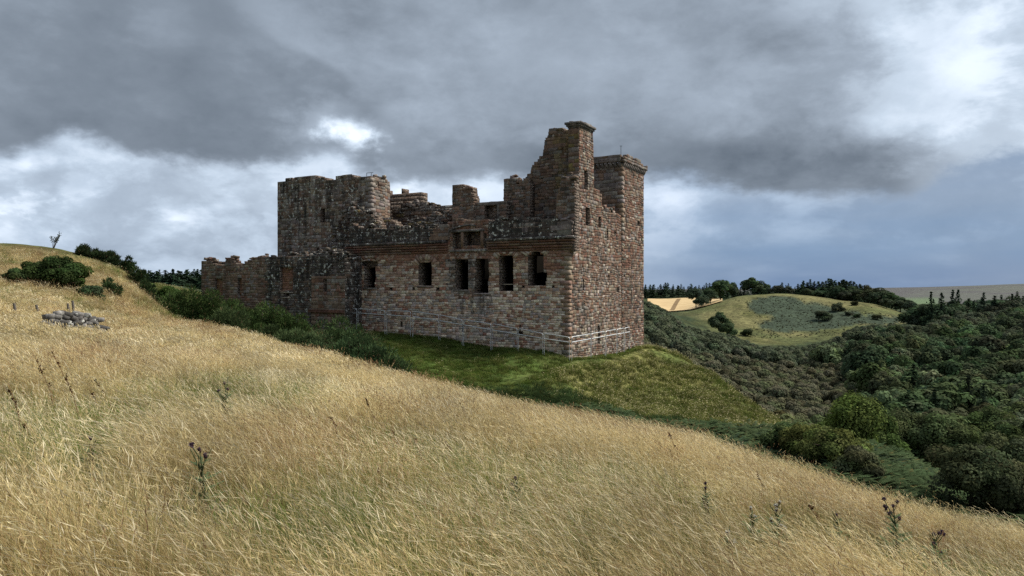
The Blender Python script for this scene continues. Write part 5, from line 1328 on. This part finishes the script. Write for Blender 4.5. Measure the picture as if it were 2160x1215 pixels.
# the slope on the left
for i, (px, Y, H, rd, lab, nm, ct, knd, k) in enumerate([
    (75, 44, 1.5, 1.2, 'low left end of the big dark bush on the left slope', 'elder_bush', 'bush', 'leaf', dict(base=(.04, .062, .022))),
    (125, 44, 2.5, 1.5, 'tallest dark green bush on the left slope', 'elder_bush', 'bush', 'leaf', dict(base=(.04, .062, .022))),
    (160, 45, 2.2, 1.1, 'right hand part of the dark bushes on the left slope, with upright twigs', 'elder_bush', 'bush', 'leaf', dict(base=(.045, .07, .022))),
    (35, 43, .9, .9, 'smallest dark bush at the far left of the slope', 'elder_bush', 'bush', 'leaf', dict(base=(.045, .065, .025))),
    (233, 48, 1.0, .75, 'small lone bush between the dark bush and the gorse', 'gorse_bush', 'gorse bush', 'gorse', dict(base=(.045, .07, .028))),
    (190, 44, .8, .9, 'low leafy bush at the right foot of the dark bushes', 'elder_bush', 'bush', 'leaf', dict(base=(.05, .075, .035))),
    (355, 60, 3.0, 1.2, 'young green tree at the corner between the left hill and the distant pines', 'small_tree', 'tree', 'leaf', dict(base=(.06, .10, .028), z0=.1)),
    (378, 60, 2.0, 1.0, 'small green tree leaning beside the young green tree', 'small_tree', 'tree', 'leaf', dict(base=(.065, .10, .035), z0=.1)),
    (288, 60, 1.9, 1.2, 'largest dark gorse bush on the falling shoulder of the left hill', 'gorse_bush', 'gorse bush', 'gorse', dict(base=(.035, .055, .022))),
    (310, 59, 1.7, 1.1, 'dark gorse bush lowest on the shoulder of the left hill', 'gorse_bush', 'gorse bush', 'gorse', dict(base=(.035, .055, .022))),
    (268, 62, 1.3, .8, 'dark gorse bush above the largest one on the shoulder', 'gorse_bush', 'gorse bush', 'gorse', dict(base=(.03, .05, .02))),
    (236, 62, 1.0, .9, 'dark low gorse on the skyline halfway down the left hill', 'gorse_bush', 'gorse bush', 'gorse', dict(base=(.03, .045, .02))),
    (205, 62, .8, .9, 'dark low gorse on the skyline of the left hill, right of the twiggy shrub', 'gorse_bush', 'gorse bush', 'gorse', dict(base=(.03, .045, .02))),
    (176, 62, .7, 1.0, 'flat dark gorse on the skyline nearest the twiggy shrub', 'gorse_bush', 'gorse bush', 'gorse', dict(base=(.03, .045, .02)))]):
    bush(knd, px, Y, H + .25, rd, 340 + i, lab, ct, nm, None, n=7000, leaf=.075, **k)
# thin twiggy shrub on the skyline
Rb = np.random.default_rng(9); mbt = MB(); mbl = MB()
for i in range(9):
    a = Rb.uniform(-.7, .7); b = Rb.uniform(-.3, .3); L = Rb.uniform(.7, 1.25); e = np.array([a * L, b, L]); V, Fq = tube([[0, 0, -.2], e * .5 + [.05, 0, 0], e], [.02, .014, .007], 4); mbt.add(V, Fq)
    P = e * Rb.uniform(.55, 1.02, (26, 1)) + Rb.normal(size=(26, 3)) * .06; N = Rb.normal(size=(26, 3)); N /= np.linalg.norm(N, axis=1)[:, None]; V, Fq = quads(P, N, .05, Rb); mbl.add(V, Fq, np.array([.05, .06, .03]))
x = (112 - CX) / FPX * 62
tree_thing('twiggy_shrub', mbl.mesh('foliage', M['tree']), mbt.mesh('twigs', M['bark']), (x, 62, gz(x, 62)), 0, (1, 1, 1), (1, 1, 1), 'thin twiggy shrub standing against the sky on top of the left hill', 'shrub', None, 'foliage')
# near trees and hawthorns on the right
near = [('leaf', 1668, 43, 2.3, 1.7, 'hawthorn_bush', 'hawthorn', 'dark rounded hawthorn nearest the foot of the grassy knoll', dict(base=(0.088, 0.123, 0.049))), ('leaf', 1712, 41, 2.3, 1.8, 'hawthorn_bush', 'hawthorn', 'hawthorn with brighter olive tips behind the crest of dry grass', dict(base=(0.131, 0.149, 0.049))),
        ('leaf', 1762, 38, 2.1, 1.8, 'hawthorn_bush', 'hawthorn', 'broad hawthorn at the right of the clump behind the dry grass', dict(base=(0.114, 0.137, 0.045))), ('leaf', 1808, 36, 1.7, 1.3, 'hawthorn_bush', 'hawthorn', 'lowest hawthorn sloping down to the bracken bank', dict(base=(0.088, 0.096, 0.049))),
        ('leaf', 2050, 34, 3.3, 2.3, 'hawthorn_bush', 'hawthorn', 'wide dark hawthorn standing in the bracken at the lower right', dict(base=(0.070, 0.079, 0.042), z0=.22)), ('leaf', 2105, 45, 3.8, 2.0, 'hawthorn_bush', 'hawthorn', 'hawthorn with olive tips behind the wide dark one', dict(base=(0.096, 0.119, 0.044))), ('leaf', 2125, 33, 2.2, 1.3, 'hawthorn_bush', 'hawthorn', 'small hawthorn right of the wide dark one at the frame edge', dict(base=(0.079, 0.088, 0.045)))]
for i, (kd, px, Y, H, rd, nm, ct, lab, k) in enumerate(near): bush(kd, px, Y, H, rd, 400 + i, lab, ct, nm, 'hawthorns on the bracken bank', n=14000, leaf=.075, ncl=34, **k)
birch = [(1800, 66, 8.6, 3.4, 'large feathery yellow green birch right of the hawthorn clump', (0.128, 0.173, 0.049), 1.3, 'birch_tree'), (1762, 74, 7.0, 2.4, 'slender birch at the left of the large feathery one', (0.112, 0.150, 0.049), 1.2, 'birch_tree'), (1850, 72, 7.0, 2.8, 'lower birch touching the right side of the large feathery one', (0.105, 0.150, 0.049), 1.0, 'birch_tree'),
         (1915, 76, 7.5, 3.2, 'grey green sallow in the row behind the bracken bank', (0.093, 0.117, 0.053), .8, 'willow_tree'), (1975, 74, 7.2, 3.2, 'second grey green sallow behind the bracken bank, further right', (0.090, 0.114, 0.053), .8, 'willow_tree'), (1885, 95, 8, 3.4, 'sallow half hidden behind the row on the bank', (0.087, 0.111, 0.050), .8, 'willow_tree'),
         (2045, 72, 6.6, 3.0, 'dark sallow above the wide hawthorn', (0.075, 0.096, 0.042), .7, 'willow_tree'), (2120, 66, 6.6, 3.2, 'grey sallow at the right edge above the hawthorns', (0.093, 0.112, 0.056), .8, 'willow_tree'), (2010, 92, 7.5, 3.8, 'brown tinged oak above the sallows on the right', (0.093, 0.096, 0.042), .3, 'oak_tree'),
         (2085, 90, 8.5, 4.4, 'spreading dark oak near the right edge, highest of the near trees', (0.072, 0.099, 0.039), .2, 'oak_tree'), (2150, 84, 8.0, 4.0, 'oak cut by the right edge of the picture', (0.075, 0.099, 0.042), .2, 'oak_tree'), (1945, 110, 8.0, 3.8, 'brownish crowned oak left of the spreading dark one', (0.099, 0.096, 0.048), .2, 'oak_tree')]
for i, (px, Y, H, rd, lab, base, dr, nm) in enumerate(birch):
    bush('leaf', px, Y, H, rd, 430 + i, lab, 'tree', nm, 'near trees below the bracken bank', n=17000, leaf=.12, ncl=40, base=base, z0=.05, droop=dr, asp=1.25, squash=.85, cl=(.2, .36))
# single pale tree in the middle of the valley and other marked ones
for k, px, Y, h, tint, lab in [('tall', 1962, 165, 12.0, (1.9, 1.9, 1.6), 'pale grey green tree standing out in the middle of the valley wood'), ('round', 1990, 150, 7.0, (1.5, 1.7, 1.2), 'lighter green rounded tree below the pale one in the valley'),
                               ('round', 1518, 330, 12, (.62, .75, .62), 'dark forked tree at the left foot of the pasture hill'), ('round', 1535, 318, 8, (.7, .85, .65), 'low tree leaning against the dark forked one'), ('round', 1405, 150, 4.5, (1.5, 1.8, .9), 'bright green bush just right of the tower foot')]:
    place(k, px, Y, h, tint, lab, None, 'broadleaf_tree')

# ------------------------------------------------------------------ remnant of a drystone wall and fence posts on the left slope
Rw = random.Random(8)
WALL = tag(empty('drystone_wall', tuple(WP0)), 'short remnant of grey drystone wall sunk in the dry grass on the left slope', 'stone wall')
A = np.array(WP0); B = np.array(WP1); L = np.linalg.norm((B - A)[:2]); dn = (B - A) / L
def rock(sx, sy, sz, r):
    import itertools
    V = []
    for a in (-1, 1):
        for b in (-1, 1):
            for c in (-1, 1): V.append([a * sx * r.uniform(.75, 1), b * sy * r.uniform(.75, 1), c * sz * r.uniform(.7, 1)])
    V += [[sx * 1.12 * s, r.uniform(-.1, .1) * sy, r.uniform(-.2, .2) * sz] for s in (-1, 1)] + [[r.uniform(-.2, .2) * sx, sy * 1.15 * s, r.uniform(-.2, .2) * sz] for s in (-1, 1)] + [[r.uniform(-.2, .2) * sx, r.uniform(-.2, .2) * sy, sz * 1.15 * s] for s in (-1, 1)]
    import bmesh
    bm = bmesh.new(); [bm.verts.new(v) for v in V]; bmesh.ops.convex_hull(bm, input=bm.verts[:]); me = bpy.data.meshes.new('stone'); 
    vv = np.array([v.co[:] for v in bm.verts]); bm.verts.index_update(); ff = np.array([[v.index for v in f.verts] for f in bm.faces]); bm.free()
    return vv, ff
for row in range(8):
    u = 0.0
    while u < L:
        w = Rw.uniform(.12, .42); htop = .88 + .12 * math.sin(u * 2) - (.12 if u < .3 else 0)
        zc = .02 + row * .145
        if zc < htop:
            vv, ff = rock(w * .62, .26 * (1 - row * .06), .085, Rw); a = Rw.uniform(-.6, .6); b = Rw.uniform(-.7, .7) if row >= 4 else Rw.uniform(-.3, .3)
            Rm = np.array(Euler((Rw.uniform(-.15, .15), b, math.atan2(dn[1], dn[0]) + a)).to_matrix()); c0 = A + dn * u + np.array([0, Rw.uniform(-.06, .06), zc])
            vv = vv @ Rm.T + c0; g_ = Rw.uniform(.14, .42); m_ = MB(); m_.add(vv, ff, np.array([g_, g_ * .97, g_ * .93, .75])); obj('stone', m_.mesh('stone', M['greystone']), WALL)
        u += w
for i, (px, py, h, lab) in enumerate([(31, 662, .5, 'leaning grey fence post at the far left above the drystone wall'), (154, 655, .62, 'taller weathered fence post above the drystone wall'), (144, 656, .5, 'short dark fence post just left of the taller one'), (78, 655, .35, 'low stub of a fence post between the others')]):
    x, Y, z = hit(px, py + 22); m_ = MB(); V, Fq = tube([[x, Y, z - .2], [x + .02, Y, z + h * .6 + .25], [x - .03, Y, z + h + .35]], [.06, .055, .05], 6); m_.add(V, Fq); m_.add(V[-6:], np.array([[0, 1, 2, 3, 4, 5]]))
    tag(obj('fence_post', m_.mesh('fence_post', M['post'])), lab, 'fence post', 'old fence posts in the grass')

# ------------------------------------------------------------------ thistles and docks in the near grass
def thistle(loc, H, seed, label, heads, base=(.11, .15, .075), headc=(.09, .05, .07), white=False):
    R = np.random.default_rng(seed); e = empty('thistle', loc); tag(e, label, 'thistle', 'thistles in the dry grass')
    st = MB(); lf = MB(); tips = []
    top = np.array([-.05 * H, 0, H]); V, F = tube([[0, 0, -.05], top * .5 + [.02, 0, 0], top], [.010, .008, .004], 5); st.add(V, F); tips.append(top)
    for i in range(7):
        t = R.uniform(.4, .9); s = top * t; a = R.uniform(0, 6.28); l = R.uniform(.12, .28) * H; tp = s + np.array([math.cos(a) * l * .6, math.sin(a) * l * .6, l]); V, F = tube([s, tp], [.006, .003], 4); st.add(V, F); tips.append(tp)
    nleaf = int(60 * H / .7)
    for i in range(nleaf):
        t = R.uniform(.05, .85); a = i * 2.4; L = .17 * (1.15 - t) * R.uniform(.7, 1.3) * H / .7 + .04; s = top * t; d = np.array([math.cos(a), math.sin(a), .35]); sd = np.array([-d[1], d[0], 0]); V = []; F = []
        for k in range(5):
            q = s + d * L * k / 5; wd = L * .16 * (1 - .6 * k / 5); nq = len(V)
            V += [q - sd * wd * .35, q + sd * wd * .35, q + d * L / 4.5 + sd * wd * 1.4, q + d * L / 4.5 - sd * wd * 1.4 - [0, 0, .2 * wd]]; F.append([nq, nq + 1, nq + 2, nq + 3])
        lf.add(np.array(V), np.array(F), np.array(base) * R.uniform(.7, 1.35))
    obj('stem', st_mesh(st, 'stem', (.10, .12, .06)), e, loc=(0, 0, 0)); obj('leaves', lf.mesh('leaves', M['plant']), e, loc=(0, 0, 0))
    for tp in tips[:heads]:
        h = MB(); D = rnd_dirs(R, 26, .2); P = tp + D * .012; N = D; V, F = quads(P, N, .008, R); h.add(V, F, np.array(headc) * .7 * R.uniform(.8, 1.2))
        D = rnd_dirs(R, 14, 1.8); P = tp + D * .018; V, F = quads(P, np.cross(D, R.normal(size=(14, 3))) + 1e-6, .013, R, .5); h.add(V, F, np.array((.6, .58, .52) if white else (.12, .08, .11)))
        obj('flower_head', h.mesh('flower_head', M['plant']), e, loc=(0, 0, 0))
def st_mesh(mb, name, col):
    mb.c = [np.tile([*col, 0], (mb.n, 1))]; return mb.mesh(name, M['plant'])
for i, (px, py, H, hd, lab, wh) in enumerate([(480, 930, .72, 3, 'bushy dark green thistle in the middle left of the slope, tallest there', 0), (430, 1120, .60, 3, 'dark green thistle in the lower left foreground', 0), (196, 1040, .45, 2, 'small thistle near the left edge of the foreground', 0),
        (1890, 1188, .62, 8, 'tall thistle with many dark flower heads at the lower right', 0), (1975, 1235, .5, 6, 'thistle with dark heads right of the tall one, near the bottom', 0), (1642, 1180, .52, 4, 'thistle with a fluffy white head left of the tall one', 1), (1768, 1165, .40, 1, 'leafy pale green thistle without heads between two flowering ones', 0),
        (1588, 1160, .42, 3, 'small flowering thistle left of the white headed one', 1), (1492, 1110, .42, 3, 'small thistle high on the right part of the slope', 0), (1540, 1225, .40, 2, 'thistle with a white head at the bottom right of centre', 1), (1092, 1100, .42, 2, 'grey green thistle in the middle of the foreground', 0), (1660, 1195, .36, 2, 'low thistle at the foot of the white headed one', 1), (2105, 1150, .35, 3, 'thistle at the right edge on the crest', 1)]):
    thistle(hit(px, py), H * .92, 500 + i, lab, hd, white=bool(wh))
def dock(loc, H, seed, label, dark=(.075, .035, .022)):
    R = np.random.default_rng(seed); e = empty('dock_plant', loc); tag(e, label, 'dock', 'brown dock spikes in the dry grass'); st = MB(); sd_ = MB()
    for s in range(1):
        o = np.array([R.uniform(-.05, .05), R.uniform(-.05, .05), 0]); tip = o + np.array([-.30 * H * R.uniform(.5, 1.4), R.uniform(-.05, .05), H * R.uniform(.8, 1)]); mid = o * .5 + tip * .5 + [.05 * H, 0, .03]
        V, F = tube([o, mid, tip], [.005, .004, .002], 4); st.add(V, F)
        for b in range(5):
            t0 = R.uniform(.45, .95); p0 = mid * (1 - (t0 - .5) * 2) + tip * (t0 - .5) * 2 if t0 > .5 else mid; L = R.uniform(.05, .14) * H; d = np.array([R.uniform(-.6, .2), R.uniform(-.3, .3), .8]); n = 16
            P = p0 + d * (L * R.random((n, 1))) + R.normal(size=(n, 3)) * .006; V, F = quads(P, rnd_dirs(R, n), .010 * R.uniform(.6, 1.3, n), R); sd_.add(V, F, np.array(dark) * R.uniform(.7, 1.5))
    obj('stem', st_mesh(st, 'stem', (.20, .11, .06)), e, loc=(0, 0, 0)); obj('seed_spike', sd_.mesh('seed_spike', M['plant']), e, loc=(0, 0, 0))
dl = [(190, 930, 1.0, 'tall dark dock leaning left in the left part of the slope'), (120, 900, .8, 'dock with dark seeds left of the tall leaning one'), (235, 880, .6, 'dock above the tall leaning one'), (250, 820, .6, 'dock high on the slope below the stone wall'), (60, 960, .7, 'dock near the left edge of the field'), (215, 890, .5, 'small dock beside the dark thistle patch'),
      (660, 990, .7, 'brown dock left of the centre cluster'), (690, 960, .6, 'dock in the centre cluster, furthest left'), (720, 985, .55, 'dock in the middle of the centre cluster'), (800, 940, .7, 'tall dock in the reddish stand at the centre'), (845, 985, .6, 'dock below the reddish stand at the centre'), (890, 1010, .55, 'dock right of the centre cluster'),
      (970, 1000, .5, 'single dock spike at the centre right'), (985, 905, .5, 'dock near the crest of the slope, centre right'), (835, 1075, .45, 'dark dock with black seeds low in the centre'), (730, 1010, .4, 'short dock under the centre cluster'), (1440, 1010, .8, 'lone dark dock near the crest on the right'), (1430, 1000, .5, 'dock leaning against the lone one near the crest'),
      (1615, 1080, .6, 'thin reddish dock on the right part of the slope'), (1745, 1140, .45, 'dock with a heavy brown head near the leafy thistle'), (75, 1000, .5, 'short dock low at the left'), (560, 1010, .4, 'short brown dock between the thistle and the cluster'), (1100, 930, .5, 'dock on the slope below the castle corner'), (1290, 965, .45, 'dock halfway along the crest')]
for i, (px, py, H, lab) in enumerate(dl): dock(hit(px, py), H * .95, 600 + i, lab)

# ------------------------------------------------------------------ tell look-alikes apart by their place in the row
ORD = ['leftmost', 'second from the left', 'third from the left', 'fourth from the left', 'fifth from the left', 'sixth from the left', 'seventh from the left', 'eighth from the left']
def tell_apart():
    by = {}
    for o in scn.objects:
        if o.parent is None and o.get('category') and o.get('label'): by.setdefault((o['label'], o.get('group')), []).append(o)
    for (lab, gp), os_ in by.items():
        if len(os_) < 2: continue
        rows = {'': os_}
        if len(os_) > 5:
            s = sorted(os_, key=lambda o: o.location.y); k = len(s); n_ = 2 if k <= 12 else 3
            names = ['front', 'back'] if n_ == 2 else ['front', 'middle', 'back']
            rows = {names[i]: s[i * k // n_:(i + 1) * k // n_] for i in range(n_)}
        for nm, row in rows.items():
            row = sorted(row, key=lambda o: o.location.x / o.location.y)
            for i, o in enumerate(row):
                if len(row) == 1: w = nm + ' row ' if nm else ''
                elif len(row) == 2: w = ('left one of two ', 'right one of two ')[i] + ((nm + ' ') if nm else '')
                elif i == len(row) - 1: w = 'rightmost ' + ((nm + ' row ') if nm else '')
                elif i < len(ORD): w = ORD[i] + ' ' + ((nm + ' row ') if nm else '')
                else: w = nm + ' row '
                t_ = (w + lab).split()
                o['label'] = ' '.join(t_[:16])
tell_apart()
